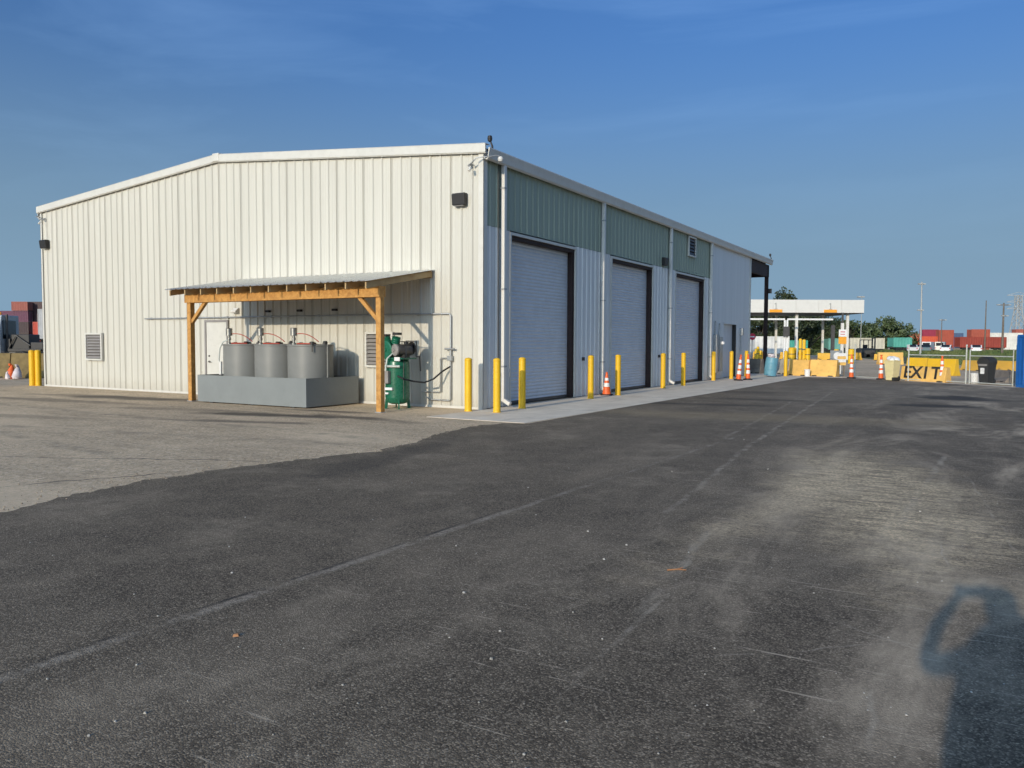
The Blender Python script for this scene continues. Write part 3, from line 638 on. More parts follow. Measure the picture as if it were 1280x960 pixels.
for i, x in enumerate(TX):
    T = empty('oil_tank', (x, -1.15, .07), 0, TL[i], 'tank', 'oil tanks in the spill basin'); rr = .575; th = 1.47
    MB().lathe([(0, 0), (rr, 0), (rr, .03), (rr-.006, .04), (rr-.006, th-.05), (rr+.008, th-.04), (rr+.008, th-.005), (rr, th), (rr-.03, th-.004), (0, th+.02)], 48).build('tank_shell', M['tank'], T)
    MB().box(rr-.02, rr+.03, -.02, .02, .0, th).build('seam_strip', M['tank'], T) if i == 2 else None
    px_, py_ = (-.30, -.28)
    pm = MB().lathe([(.06, 0), (.06, .03), (.035, .04), (.035, .10), (.05, .11), (.05, .16), (.04, .17), (.04, .21), (.085, .22), (.085, .40), (.07, .42), (0, .42)], 16, (px_, py_, th-.0)).build('pump', M['steel'], T)
    MB().tube([(px_+.04, py_, th+.24), (px_+.10, py_, th+.27)], .022, 8).build('outlet', M['darkgrey'], pm)
    hp_ = [(px_+.06, py_, th+.26)] + [(px_+.06+.55*t, py_+.25*t, th+.26 + .05*math.sin(t*2.4) - .23*t*t) for t in (.15, .3, .45, .6, .75, .9, 1.0)]
    MB().tube(hp_, .012, 6).build('hose', M['red'], T)
    for (cx, cy, r_, h_, mt) in ((.02, -.35, .055, .05, 'black'), (.15, -.1, .07, .07, 'black'), (.30, -.25, .045, .06, 'black'), (.38, .1, .05, .05, 'darkgrey'), (-.1, .2, .08, .05, 'rubber'), (.22, .3, .06, .09, 'black')):
        MB().lathe([(r_, 0), (r_, h_*.7), (r_*.8, h_), (0, h_)], 12, (cx, cy, th)).build('filler_cap', M[mt], T)
    MB().tube([(-.05+.1*t, -.42+.12*math.sin(t*3), th+.02) for t in range(6)], .018, 6).build('coiled_hose', M['red'], T)
    if i == 0: MB().tube([(px_-.05, py_, th+.10), (px_-.18, py_-.05, th+.06), (px_-.30, py_-.06, th-.12), (px_-.34, py_-.06, th-.4), (px_-.32, py_-.06, th-.62), (px_-.24, py_-.06, th-.76)], .016, 8).build('suction_hose', M['hose'], T)
    if i == 2: MB().tube([(rr*.8, -.42, th+.08), (rr*.8, -.42, th-.18)], .014, 6).box(rr*.8-.03, rr*.8+.03, -.45, -.39, th, th+.06).build('level_gauge', M['darkgrey'], T)
    if i == 0: MB().box(-.52, -.44, -.45, -.40, .65, 1.0).build('sight_tag', M['white'], T)

# ------------------------------------------------------------------ air compressor
A = empty('air_compressor', (-1.94, -.80, 0), R(0), 'green upright air compressor standing behind the canopy post', 'compressor')
MB().lathe([(.0, .10), (.15, .11), (.25, .15), (.29, .24), (.295, .28), (.295, 1.04), (.28, 1.14), (.2, 1.22), (0, 1.24)], 32).build('air_tank', M['green'], A)
for k in range(4):
    a = R(45+90*k); cx, cy = math.cos(a)*.25, math.sin(a)*.25
    MB().beam((cx, cy, .30), (cx*1.12, cy*1.12, .0), .07, .03, (-cy, cx, 0)).box(cx*1.12-.05, cx*1.12+.05, cy*1.12-.05, cy*1.12+.05, 0, .012).build('foot', M['green'], A)
MB().box(-.36, .40, -.25, .25, 1.20, 1.235).box(-.2, .2, -.2, .2, 1.1, 1.2).build('deck', M['green'], A, .006)
mo = MB().lathe([(0, -.23), (.10, -.22), (.135, -.19), (.14, -.16), (.14, .16), (.125, .20), (0, .21)], 20, (.20, .0, 1.42), (.35, 1, 0)).build('motor', M['darkgrey'], A)
MB().lathe([(.135, 0), (.145, .01), (.145, .05), (.11, .07), (.05, .075), (.045, .10), (0, .10)], 20, (.13, -.2, 1.42), (-.35, -1, 0)).build('end_bell', M['louver'], mo)
MB().box(.12, .30, -.1, .1, 1.22, 1.32).build('motor_mount', M['black'], A)
pu = MB().box(-.30, -.05, -.16, .16, 1.235, 1.48).lathe([(.12, 0), (.12, .1), (.10, .11), (.11, .14), (.10, .16), (.11, .19), (.10, .21), (.11, .24), (.10, .26), (.11, .29), (.0, .31)], 16, (-.25, .02, 1.45), (-.35, -.1, 1)).lathe([(.12, 0), (.12, .1), (.10, .11), (.11, .14), (.10, .16), (.11, .19), (.10, .21), (.11, .24), (.10, .26), (.11, .29), (.0, .31)], 16, (-.10, .02, 1.45), (.3, -.1, 1)).build('pump_block', M['green'], A, .008)
MB().box(-.10, .06, -.06, .1, 1.78, 1.84).box(-.42, -.30, -.06, .1, 1.74, 1.80).build('air_filter', M['black'], pu)
MB().lathe([(.20, 0), (.22, .01), (.22, .04), (.18, .05), (.05, .05), (.05, .07), (0, .07)], 24, (-.20, -.17, 1.42), (-.1, -1, 0)).build('flywheel', M['green'], pu)
MB().tube([(-.28, .26, 1.26), (-.28, .26, 1.62), (.36, .26, 1.62), (.36, .26, 1.26)], .012, 6).build('belt_guard', M['darkgrey'], A)
gr_ = MB()
for k in range(1, 16): gr_.tube([(-.28+.04*k, .26, 1.26), (-.28+.04*k, .26, 1.62)], .003, 4)
for k in range(1, 9): gr_.tube([(-.28, .262, 1.26+.04*k), (.36, .262, 1.26+.04*k)], .003, 4)
gr_.build('guard_grille', M['darkgrey'], A)
MB().lathe([(.155, 0), (.155, .03), (.13, .035), (.05, .03), (.05, .05), (0, .05)], 20, (.28, .18, 1.46), (.35, 1, 0)).lathe([(.06, 0), (.06, .05), (0, .05)], 12, (.31, -.05, 1.56), (0, 0, 1)).build('pulley', M['black'], A)
MB().tube([(.42, -.2, 1.24), (.42, -.2, 1.64), (.42, .22, 1.64), (.42, .22, 1.24)], .010, 6).build('guard_frame', M['darkgrey'], A)
MB().box(-.20, .03, -.40, -.29, .62, .92).build('control_box', M['louver'], A, .01)
MB().box(.12, .28, -.27, -.24, 1.16, 1.25).build('name_plate', M['refl'], A)
MB().box(-.14, .10, -.335, -.285, .46, .52).box(-.12, -.02, -.33, -.285, .36, .40).build('warning_label', M['refl'], A)
MB().tube([(-.24, -.30, 1.03), (-.1, -.34, 1.03), (.1, -.33, 1.03), (.26, -.24, 1.03)], .03, 8).build('manifold', M['hose'], A)
MB().tube([(.12, -.16, 1.34), (.05, -.26, 1.33), (-.02, -.36, 1.22), (-.05, -.38, 1.0), (-.05, -.37, .82), (-.12, -.37, .70)], .02, 8).build('copper_hose', M['hose'], A)
MB().tube([(.20, -.25, .80), (.34, -.2, .73), (.5, .0, .67), (.66, .2, .64), (.80, .38, .72), (.93, .56, .90), (1.055, .725, 1.02)], .022, 8).build('delivery_hose', M['rubber'], A)
MB().tube([(.36, .3, 1.26), (.36, .42, 1.26), (.36, .45, .9)], .018, 6).tube([(.27, -.1, 1.2), (.30, -.15, .25)], .008, 6).build('drain_pipe', M['darkgrey'], A)

# ------------------------------------------------------------------ bollards
bp = empty('bollard', (0, 0, 0), 0, '', 'bollard', 'yellow bollards guarding the building')
MB().lathe([(.105, 0), (.088, .012), (.086, .03), (.086, 1.17), (.08, 1.172), (.08, 1.18)], 28).build('sleeve', M['yellow'], bp)
MB().lathe([(.088, 1.178), (.089, 1.20), (.078, 1.228), (.045, 1.245), (0, 1.25)], 28).build('cap', M['yellow'], bp)
BL = [((.0, -.62), 'yellow bollard before the lit gable wall beside the building corner'), ((.72, -.52), 'yellow bollard hiding the foot of the corner downspout'),
      ((.66, .76), 'yellow bollard before the near jamb of the roller door closest to the gable'), ((.60, 4.86), 'yellow bollard before the far jamb of the roller door closest to the gable'),
      ((.66, 6.72), 'yellow bollard beside the single small orange cone'), ((.52, 11.15), 'yellow bollard between the second and third roller doors, by the second'),
      ((.55, 13.3), 'yellow bollard at the near jamb of the third roller door'), ((.30, 18.1), 'yellow bollard beyond the third roller door, beside the grey meter cabinets'),
      ((.50, 20.2), 'yellow bollard in front of the small side door'), ((.42, 23.2), 'yellow bollard behind the pair of striped cones'),
      ((-18.88, -.14), 'yellow bollard at the gable far corner, outer one of the touching pair'), ((-18.68, -.04), 'yellow bollard at the gable far corner, inner one of the touching pair'),
      ((1.95, 24.7), 'yellow bollard right behind the tilted blue drum')]
used = [False]
for (x, y), lb in BL:
    o = inst(bp, used, (x, y, .007 if x >= 0 else 0), rnd.uniform(0, 6), lb)
    if x < -10: o.scale = (1.18, 1.18, 1.02)

# ------------------------------------------------------------------ cones
cp1 = empty('traffic_cone', (0,0,0), 0, '', 'traffic cone', 'traffic cones')
MB().box(-.18, .18, -.18, .18, 0, .035).build('cone_base', M['rubber'], cp1, .012)
MB().lathe([(.135, .035), (.13, .06), (.075, .40), (.028, .70), (.02, .71), (0, .71)], 24).build('cone_body', M['orange'], cp1)
MB().lathe([(.0988, .26), (.0808, .375)], 24).build('collar', M['refl'], cp1)
MB().lathe([(.0685, .45), (.0578, .53)], 24).build('collar', M['refl'], cp1)
used = [False]
inst(cp1, used, (.36, 6.55, .007), .3, 'small orange traffic cone standing alone beside the second roller door')
cp2 = empty('channelizer_cone', (0,0,0), 0, '', 'traffic cone', 'tall striped cones')
MB().lathe([(.20, 0), (.20, .05), (.15, .06), (.10, .07)], 8).build('cone_base', M['rubber'], cp2)
MB().lathe([(.105, .06), (.10, .2), (.045, 1.02), (.03, 1.03), (.03, 1.07), (.05, 1.08), (.05, 1.12), (0, 1.12)], 20).build('cone_body', M['orange'], cp2)
for z0, z1 in ((.28, .43), (.52, .67), (.76, .90)):
    f_ = lambda z: .104-.055*(z-.2)/.82
    MB().lathe([(f_(z0), z0), (f_(z1), z1)], 20).build('stripe', M['refl'], cp2)
used = [False]
o = inst(cp2, used, (1.24, 18.6, .007), .3, 'tall striped cone leaning towards its twin before the small side door'); o.rotation_euler = (0, R(5), .3); 
inst(cp2, used, (1.42, 19.5, .007), 1.1, 'tall upright striped cone behind the leaning one by the side door').rotation_euler = (0, 0, 1.1)
g_ = gp(1064, 473); inst(cp2, used, (g_.x, g_.y, .0), .7, 'tall striped cone beside the gate opening post').rotation_euler = (0, 0, .7)
g_ = gp(1101, 474.5); inst(cp2, used, (g_.x, g_.y, 0), .2, 'tall striped cone next to the cream bin').rotation_euler = (0, 0, .2)
g_ = gp(1177, 478); inst(cp2, used, (g_.x, g_.y, .0), .2, 'tall striped cone before the EXIT barrier').rotation_euler = (0, 0, .2)
for o in bpy.data.objects:
    pass

# ------------------------------------------------------------------ fence with gate frame
FP = [gp(1068, 472), gp(1135, 476), gp(1207, 479.5), gp(1270, 483.3)]
fd = (FP[3]-FP[1]).normalized()
FN = empty('chain_link_fence', (FP[1].x, FP[1].y, 0), 0, 'low chain-link fence of white pipe posts and rails before the field', 'fence'); FN.location = (0, 0, 0)
for i, p in enumerate(FP):
    MB().lathe([(.03, 0), (.03, 1.52), (.038, 1.53), (.038, 1.56), (.02, 1.60), (0, 1.60)], 12, (p.x, p.y, 0)).build('post', M['fencepipe'], FN)
q2 = FP[2] + fd*.16; q3 = FP[3] - fd*.14
for q in (q2, q3): MB().tube([(q.x, q.y, 0), (q.x, q.y, 1.4)], .022, 8).build('gate_stile', M['fencepipe'], FN)
for (a, b) in ((FP[1], FP[2]), (q2, q3)):
    MB().tube([(a.x, a.y, 1.14), (b.x, b.y, 1.14)], .022, 8).build('top_rail', M['fencepipe'], FN)
    MB().tube([(a.x, a.y, .06), (b.x, b.y, .06)], .02, 8).build('bottom_rail', M['fencepipe'], FN)
MB().tube([(FP[0].x, FP[0].y, .05), (FP[1].x, FP[1].y, .05)], .02, 8).build('bottom_rail', M['fencepipe'], FN)
for (a, b) in ((FP[1], FP[2]), (FP[2], FP[3])):     # woven wire
    mb = MB(); d_ = (b-a); Lh = d_.length; d_ = d_/Lh; nrm = Vector((-d_.y, d_.x, 0)); n_w = int(Lh/.12)
    for k in range(-9, n_w+1):
        for sg in (1, -1):
            s0 = k*.12 if sg > 0 else k*.12+1.08; s1 = s0+1.08*sg; z0, z1 = .06, 1.14
            if s0 < 0: z0 += -s0*1.0; s0 = 0
            if s1 < 0: z1 -= -s1; s1 = 0
            if s0 > Lh: z0 += (s0-Lh); s0 = Lh
            if s1 > Lh: z1 -= (s1-Lh); s1 = Lh
            if z1-z0 < .03: continue
            A_ = a+d_*s0+nrm*.004*sg; B_ = a+d_*s1+nrm*.004*sg
            mb.tube([(A_.x, A_.y, z0), (B_.x, B_.y, z1)], .0016, 3, False)
    tag(mb.build('wire_mesh', M['galvp'], FN, fix=False), kind='stuff')

# ------------------------------------------------------------------ concrete barriers
def jersey(name, a, b, h, mat, label, group=None, wide=.6, mat2=None):
    a, b = Vector((a[0], a[1], 0)), Vector((b[0], b[1], 0)); d_ = b-a; Lh = d_.length; rz = math.atan2(d_.y, d_.x)
    e = empty(name, (a+b)/2, rz, label, 'barrier', group); w = wide/2
    pr = [(-w, 0), (w, 0), (w, .10*h), (w*.62, .36*h), (w*.34, h-.02), (w*.28, h), (-w*.28, h), (-w*.34, h-.02), (-w*.62, .36*h), (-w, .10*h)]
    MB().prism(pr, -Lh/2, Lh/2).build('barrier_body', mat, e, .015)
    for x in (-Lh*.3, Lh*.3): MB().box(x-.12, x+.12, -w*1.004, -w*.9, .0, .06).build('drain_slot', M['darkhole'], e)
    for x in (-Lh*.25, Lh*.25): MB().tube([(x-.08, 0, h-.02), (x-.06, 0, h+.05), (x+.06, 0, h+.05), (x+.08, 0, h-.02)], .012, 6).build('lifting_eye', M['darkgrey'], e)
    return e
jersey('concrete_barrier', gp(988, 469), gp(1012.5, 470), .80, M['ypale'], 'pale orange barrier with white bucket at its end, before the gate', 'painted road barriers')
jersey('concrete_barrier', gp(1013.5, 470), gp(1047, 471), .82, M['ypale'], 'pale orange barrier running from the seam to the open gate post', 'painted road barriers')
jersey('concrete_barrier', gp(938, 466.5), gp(953, 467), .78, M['curb_brown'], 'brown weathered barrier in the shade of the open porch', 'painted road barriers')
jersey('concrete_barrier', gp(977, 467.5), gp(987, 468), .80, M['curb'], 'bare grey barrier between the blue drum and the pale orange one', 'painted road barriers')
jersey('concrete_barrier', gp(1135, 467), gp(1160, 468), .88, M['yellow'], 'bright yellow barrier directly behind the E and X of EXIT', 'painted road barriers')
jersey('concrete_barrier', gp(1161, 468.5), gp(1196, 470), .86, M['yellow'], 'bright yellow barrier directly behind the I and T of EXIT', 'painted road barriers')
jersey('concrete_barrier', gp(1205, 462.5), gp(1233, 464), .62, M['ydull'], 'faded yellow barrier behind the white bucket by the fence post', 'painted road barriers')
jersey('concrete_barrier', gp(1241, 462.5), gp(1274, 464), .60, M['ydull'], 'faded yellow barrier behind the brown block near the blue container', 'painted road barriers')
jersey('concrete_barrier', gp(1243, 476), gp(1266, 478.5), .50, M['curb_brown'], 'low brown weathered concrete block beside the black bin', 'painted road barriers')
for i, (px0, px1, py, h_, mt, lb) in enumerate(((1097, 1128, 455.5, .95, 'ypale', 'pale orange barrier with scuffed top behind the cream bin'), (1093, 1105.5, 450.5, .62, 'ydull', 'short yellow barrier in front of the forklift'),
        (1069, 1075, 449.8, .72, 'ydull', 'small yellow block beside the far gate column'), (1022, 1039, 449.5, .66, 'ydull', 'faded yellow barrier between the gate lanes'),
        (942, 953, 449, .80, 'ydull', 'faded yellow barrier seen past the open porch beam'), (976, 985, 449.5, .75, 'ydull', 'faded yellow barrier in the lane under the gate roof'))):
    jersey('concrete_barrier', gp(px0, py), gp(px1, py+.2), h_, M[mt], lb, 'painted road barriers')
# the EXIT barrier
a_, b_ = gp(1129, 475.3), gp(1185, 478.3); d_ = b_-a_; Lh = d_.length; rz = math.atan2(d_.y, d_.x)
E_ = empty('exit_barrier', (a_+b_)/2, rz, 'low pale orange barrier painted with black EXIT letters', 'barrier')
MB().prism([(-.22, 0), (.22, 0), (.20, .12), (.11, .62), (.09, .64), (-.09, .64), (-.11, .62), (-.20, .12)], -Lh/2, Lh/2).build('barrier_body', M['ypale'], E_, .015)
tilt = math.atan2(.09, .50)
for i, ch in enumerate('EXIT'):
    X_ = Lh*(-.345 + .205*i) + (.05 if i == 3 else 0)
    M4 = Matrix.Translation((X_, -.159, .36)) @ Matrix.Rotation(R(90)-tilt, 4, 'X') @ Matrix.Diagonal((1.1, 1, 1, 1))
    text_mesh('letter', ch, .74, M['black'], E_, M4, .005, .016)
for x in (-.42, .38): MB().box(Lh*x-.1, Lh*x+.1, -.23, -.19, 0, .05).build('foot_slot', M['darkhole'], E_)

# ------------------------------------------------------------------ bins, drum, bucket, blue box
g_ = gp(963, 471.3)
D_ = empty('drum', (g_.x-.05, g_.y+.1, .02), 0, 'blue plastic drum tilting beside a yellow bollard, rubbish heaped on top', 'drum'); D_.rotation_euler = (0, R(7), .4); D_.location.z = .055
MB().lathe([(0, 0), (.27, 0), (.285, .03), (.29, .10), (.30, .28), (.31, .30), (.30, .32), (.30, .58), (.31, .60), (.30, .62), (.29, .80), (.28, .86), (.29, .88), (.27, .88), (.265, .80), (0, .80)], 28).build('drum_body', M['drum'], D_)
mb = MB(); rb = random.Random(3)
for k in range(9):
    a = rb.uniform(0, 6.28); r_ = rb.uniform(0, .17); c_ = Vector((math.cos(a)*r_, math.sin(a)*r_, .86+rb.uniform(0, .1))); s_ = rb.uniform(.06, .13)
    pts = [(0, -s_)] + [(s_*rb.uniform(.6, 1.1), z) for z in (-s_*.5, 0, s_*.4)] + [(0, s_*.8)]
    mb.lathe(pts, 7, c_, (rb.uniform(-1, 1), rb.uniform(-1, 1), 1))
mb.build('rubbish', M['bag'], D_)
def wheelie(px, py, h, w, mat, lidmat, label, rz):
    g_ = gp(px, py); e = empty('wheeled_bin', (g_.x, g_.y, 0), rz, label, 'bin')
    pr = [(-.5*w*.72, .04), (.5*w*.66, .04), (.5*w, h*.9), (-.5*w, h*.9)]
    M4 = Matrix.Identity(4)
    v = []
    for z, k in ((.03, .74), (h*.86, 1.0), (h*.865, 1.06), (h*.9, 1.06)):
        for sx, sy in ((-1, -1), (1, -1), (1, 1), (-1, 1)): v.append((sx*w/2*k, sy*w/2*k*1.1, z))
    fs = [(3, 2, 1, 0)] + [(4*j+i, 4*j+(i+1) % 4, 4*j+4+(i+1) % 4, 4*j+4+i) for j in range(3) for i in range(4)] + [(12, 13, 14, 15)]
    MB().add(v, fs).build('bin_body', mat, e, .02)
    for s in (-1, 1): MB().lathe([(.0, -.03), (.10, -.03), (.11, 0), (.10, .03), (0, .03)], 16, (s*w*.34, w*.44, .11), (1, 0, 0)).build('wheel', M['rubber'], e)
    return e, h, w
e, h_, w_ = wheelie(1115, 476, 1.0, .46, M['cream'], None, 'cream wheeled bin with a white bag bulging from its top', R(-30))
mb = MB(); rb = random.Random(5)
for k in range(8):
    c_ = Vector((rb.uniform(-.12, .12), rb.uniform(-.12, .12), .92+rb.uniform(0, .06))); s_ = rb.uniform(.1, .16)
    mb.lathe([(0, -s_*.7), (s_, -s_*.3), (s_*1.05, .0), (s_*.7, s_*.5), (0, s_*.7)], 8, c_, (rb.uniform(-.5, .5), rb.uniform(-.5, .5), 1))
mb.build('white_bag', M['refl'], e)
MB().box(.17, .30, -.26, .02, .02, .16).build('axle_guard', M['rubber'], e)
e, h_, w_ = wheelie(1233, 480.2, .95, .46, M['rubber'], None, 'black wheeled bin with domed lid and white label by the fence', R(-35))
MB().prism([(-.27, .85), (.27, .85), (.26, .93), (.17, 1.06), (0, 1.12), (-.17, 1.06), (-.26, .93)], -.26, .26, Matrix.Rotation(R(90), 4, 'Z')).build('domed_lid', M['rubber'], e, .02)
MB().box(-.10, .06, -.262, -.235, .42, .66).build('label_sheet', M['refl'], e); MB().box(-.18, .18, -.275, -.250, .74, .82).build('label_band', M['louver'], e)
MB().tube([(-.18, .25, .90), (-.18, .33, .94), (.18, .33, .94), (.18, .25, .90)], .018, 6).build('handle', M['rubber'], e)
def bucket(px, py, s, label, m_):
    g_ = gp(px, py); e = empty('bucket', (g_.x, g_.y, 0), .4, label, 'bucket')
    MB().lathe([(0, 0), (.125*s, 0), (.14*s, .34*s), (.15*s, .34*s), (.15*s, .37*s), (0, .375*s)], 20).build('bucket_body', m_, e)
    MB().tube([(.15*s*math.cos(t), .02, .33*s-.12*s*math.sin(t)) for t in [math.pi*k/8 for k in range(9)]], .006, 5).build('bail', M['darkgrey'], e)
bucket(1218, 479.2, 1.15, 'white bucket on the ground between fence post and black bin', M['refl'])
bucket(1009, 470.5, .95, 'white bucket at the seam of the two pale orange barriers', M['refl'])
g_ = gp(1272.5, 484.2)
S_ = empty('storage_box', (g_.x, g_.y, 0), R(-38), 'blue ribbed steel box at the end of the fence', 'storage box')
prf = []; mb = MB(); vs = []
for k in range(0, 25):
    x = k*.1; dd = .0 if k % 3 == 0 or k % 3 == 1 else .035
    vs += [(x, -dd, .10), (x, -dd, 1.92)]
mb.add(vs, [(2*i, 2*i+2, 2*i+3, 2*i+1) for i in range(24)]); mb.build('ribbed_side', M['blue'], S_)
vs = []; mb = MB()
for k in range(0, 19):
    y = k*.1; dd = .0 if k % 3 == 0 or k % 3 == 1 else .035
    vs += [(-dd, y, .10), (-dd, y, 1.92)]
mb.add(vs, [(2*i, 2*i+2, 2*i+3, 2*i+1) for i in range(18)]); mb.build('ribbed_end', M['blue'], S_)
MB().box(-.05, 2.45, -.05, 1.85, 1.90, 1.98).box(-.05, 2.45, -.05, 1.85, .0, .11).box(-.06, .02, -.06, .02, .1, 1.92).box(2.38, 2.45, -.06, .02, .1, 1.92).box(2.38, 2.4, 0, 1.8, .1, 1.92).box(0, 2.4, 1.78, 1.8, .1, 1.92).build('frame', M['blue'], S_)

# ------------------------------------------------------------------ toll-style gate roof
GD = 80.0; o_ = Vector((CAM.x, CAM.y, 0)) + fw2*GD; grz = math.atan2(rt2.y, rt2.x)
GT = empty('gate_roof', o_, grz, 'long flat white gate roof on slim columns beyond the yard', 'gate canopy')
lx = lambda px: (px-640)/FPX*GD*1.0
zz = lambda py, px=1008: 1.62 - (py-(427.5+.0047*(px-640)))/FPX*GD
zt_, zb_ = zz(375), zz(391)
MB().box(lx(880), lx(1078), 0, 9, zb_+.02, zt_-.02).build('roof_body', M['white'], GT)
for k in range(7):
    x0 = lx(880)+(lx(1078)-lx(880))*k/7; x1 = lx(880)+(lx(1078)-lx(880))*(k+1)/7
    MB().box(x0+.01, x1-.01, -.05, -.001, zb_, zt_).build('fascia_panel', M['white'], GT)
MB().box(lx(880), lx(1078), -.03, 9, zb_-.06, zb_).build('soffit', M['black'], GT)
for px in (968, 1036):
    s_ = MB().box(lx(px-8), lx(px+8), -.10, -.055, zb_+.02, zb_+.30).build('lane_sign', M['signorange'], GT)
    MB().box(lx(px)-.035, lx(px)+.035, -.10, -.055, zb_+.38, zb_+.95).box(lx(px)-.13, lx(px)-.036, -.10, -.055, zb_+.82, zb_+.90).box(lx(px)-.15, lx(px)+.15, -.10, -.055, zb_+.33, zb_+.375).build('lane_numeral', M['poleg'], s_)
for px, yy, w_ in ((997.5, .6, .12), (990, 5.0, .10), (1061.5, .6, .12), (1052, 5, .10), (918, .6, .12)):
    MB().box(lx(px)-w_, lx(px)+w_, yy, yy+.2, 0, zb_-.05).build('column', M['white'], GT)
# clearance frames
for (pa, pb) in ((925, 971.5), (974.5, 1030)):
    cb = MB().box(lx(pa), lx(pb), -2.0, -1.9, zz(401), zz(399)).build('clearance_bar', M['refl'], GT)
    for px in (pa, pb):
        if px < 1030: MB().box(lx(px)-.08, lx(px)+.08, -2.0, -1.9, 0, zz(401)).build('upright', M['refl'], cb)
MB().box(lx(969), lx(976), -2.3, -2.1, zz(421), zz(409)).build('signal_head', M['darkgrey'], GT)
MB().box(lx(1027.5), lx(1031.5), -2.2, -2.0, 0, zz(407)).build('gate_mast', M['darkgrey'], GT)
# sign on white post
o2 = Vector((CAM.x, CAM.y, 0)) + fw2*70; lx2 = lambda px: (px-640)/FPX*70; z2 = lambda py: 1.62-(py-429.5)/FPX*70
SP = empty('lane_sign_post', o2 + rt2*lx2(1052), grz, 'white and orange notice board on a pole by the gate', 'sign')
MB().box(-.07, .07, 0, .1, 0, z2(391)).build('pole', M['darkgrey'], SP); MB().box(-.12, .12, -.02, .12, 0, z2(404)).build('sleeve', M['white'], SP)
MB().box(-.33, .33, -.06, -.021, z2(421), z2(412)).build('white_board', M['refl'], SP); MB().box(-.34, .34, -.06, -.021, z2(430), z2(421.2)).build('orange_board', M['signorange'], SP)
MB().box(-.2, .2, -.068, -.061, z2(415.5), z2(414.5)).box(-.2, .2, -.068, -.061, z2(418.5), z2(417.8)).build('lettering', M['stop'], SP)
# stop sign
o3 = Vector((CAM.x, CAM.y, 0)) + fw2*58; lx3 = lambda px: (px-640)/FPX*58; z3 = lambda py: 1.62-(py-429)/FPX*58
ST = empty('stop_sign', o3 + rt2*lx3(939.5), grz, 'red octagonal stop sign seen past the workshop corner', 'sign')
MB().tube([(0, 0, 0), (0, 0, z3(424))], .03, 8).build('pole', M['galvp'], ST)
MB().lathe([(0, -.01), (.25, -.01), (.25, .01), (0, .01)], 8, (0, -.045, z3(421)), (0, -1, 0)).build('octagon', M['stop'], ST)
MB().box(-.15, .15, -.062, -.057, z3(421)-.04, z3(421)+.04).build('lettering', M['refl'], ST)
# yellow guard posts by the lanes
YG = 66
for i, (px, pt, pb, w_) in enumerate(((988, 434, 449, .26), (995, 434, 449, .26), (1001, 423, 449, .13), (1005, 424, 449, .13), (1009, 435, 449, .2), (943, 433, 450, .12), (949, 436, 450, .14), (954, 438, 450, .12), (1060.5, 435.5, 450, .24), (1048, 436, 450, .2))):
    base = Vector((CAM.x, CAM.y, 0)) + fw2*(YG+rnd.uniform(-1, 1)) + rt2*((px-640)/FPX*YG); hh = 1.62-(pt-429)/FPX*YG
    e = empty('guard_post', base, grz, ['stout yellow guard post beside the tall pair at the gate lane', 'stout yellow guard post beside the tall pair at the gate lane', 'tall thin yellow guard post, one of a pair at the gate lane', 'tall thin yellow guard post, one of a pair at the gate lane',
        'yellow guard post next to the green dumpster', 'slim yellow guard post near the stop sign', 'slim yellow guard post near the stop sign', 'slim yellow guard post near the stop sign', 'stout yellow guard post at the far gate column', 'yellow guard post below the white and orange notice'][i], 'guard post', 'yellow guard posts at the gate lanes')
    MB().lathe([(w_*1.15, 0), (w_, .03), (w_, hh-.08), (w_*.8, hh-.02), (0, hh)], 14).build('sleeve', M['yellow'], e); MB().lathe([(w_*1.01, hh*.55), (w_*1.01, hh*.60)], 14).build('band', M['darkgrey'], e)
# orange marker and post stand by the open gate
g_ = gp(1051, 470.5); e = empty('marker_board', (g_.x, g_.y, 0), grz, 'orange and white striped marker board on a stand at the open gate', 'marker')
for x in (-.12, .14): MB().box(x-.03, x+.03, -.02, .02, 0, 1.15).build('leg', M['wpole'], e)
for k in range(4): MB().box(-.2, .22, -.035, -.021, .55+k*.15, .695+k*.15).build('board', M['ypale'] if k % 2 == 0 else M['refl'], e)
e2 = empty('notice_board', Vector((CAM.x, CAM.y, 0)) + fw2*43 + rt2*((1045-640)/FPX*43), grz, 'small white round-faced notice on a board behind the pale barrier', 'sign')
MB().box(-.32, .32, 0, .03, .68, 1.25).build('board', M['galvp'], e2); MB().lathe([(0, 0), (.2, 0), (.2, .012), (0, .012)], 20, (.05, -.001, .96), (0, -1, 0)).build('round_face', M['refl'], e2)
for x in (-.25, .25): MB().box(x-.03, x+.03, .03, .07, 0, 1.2).build('leg', M['white'], e2)

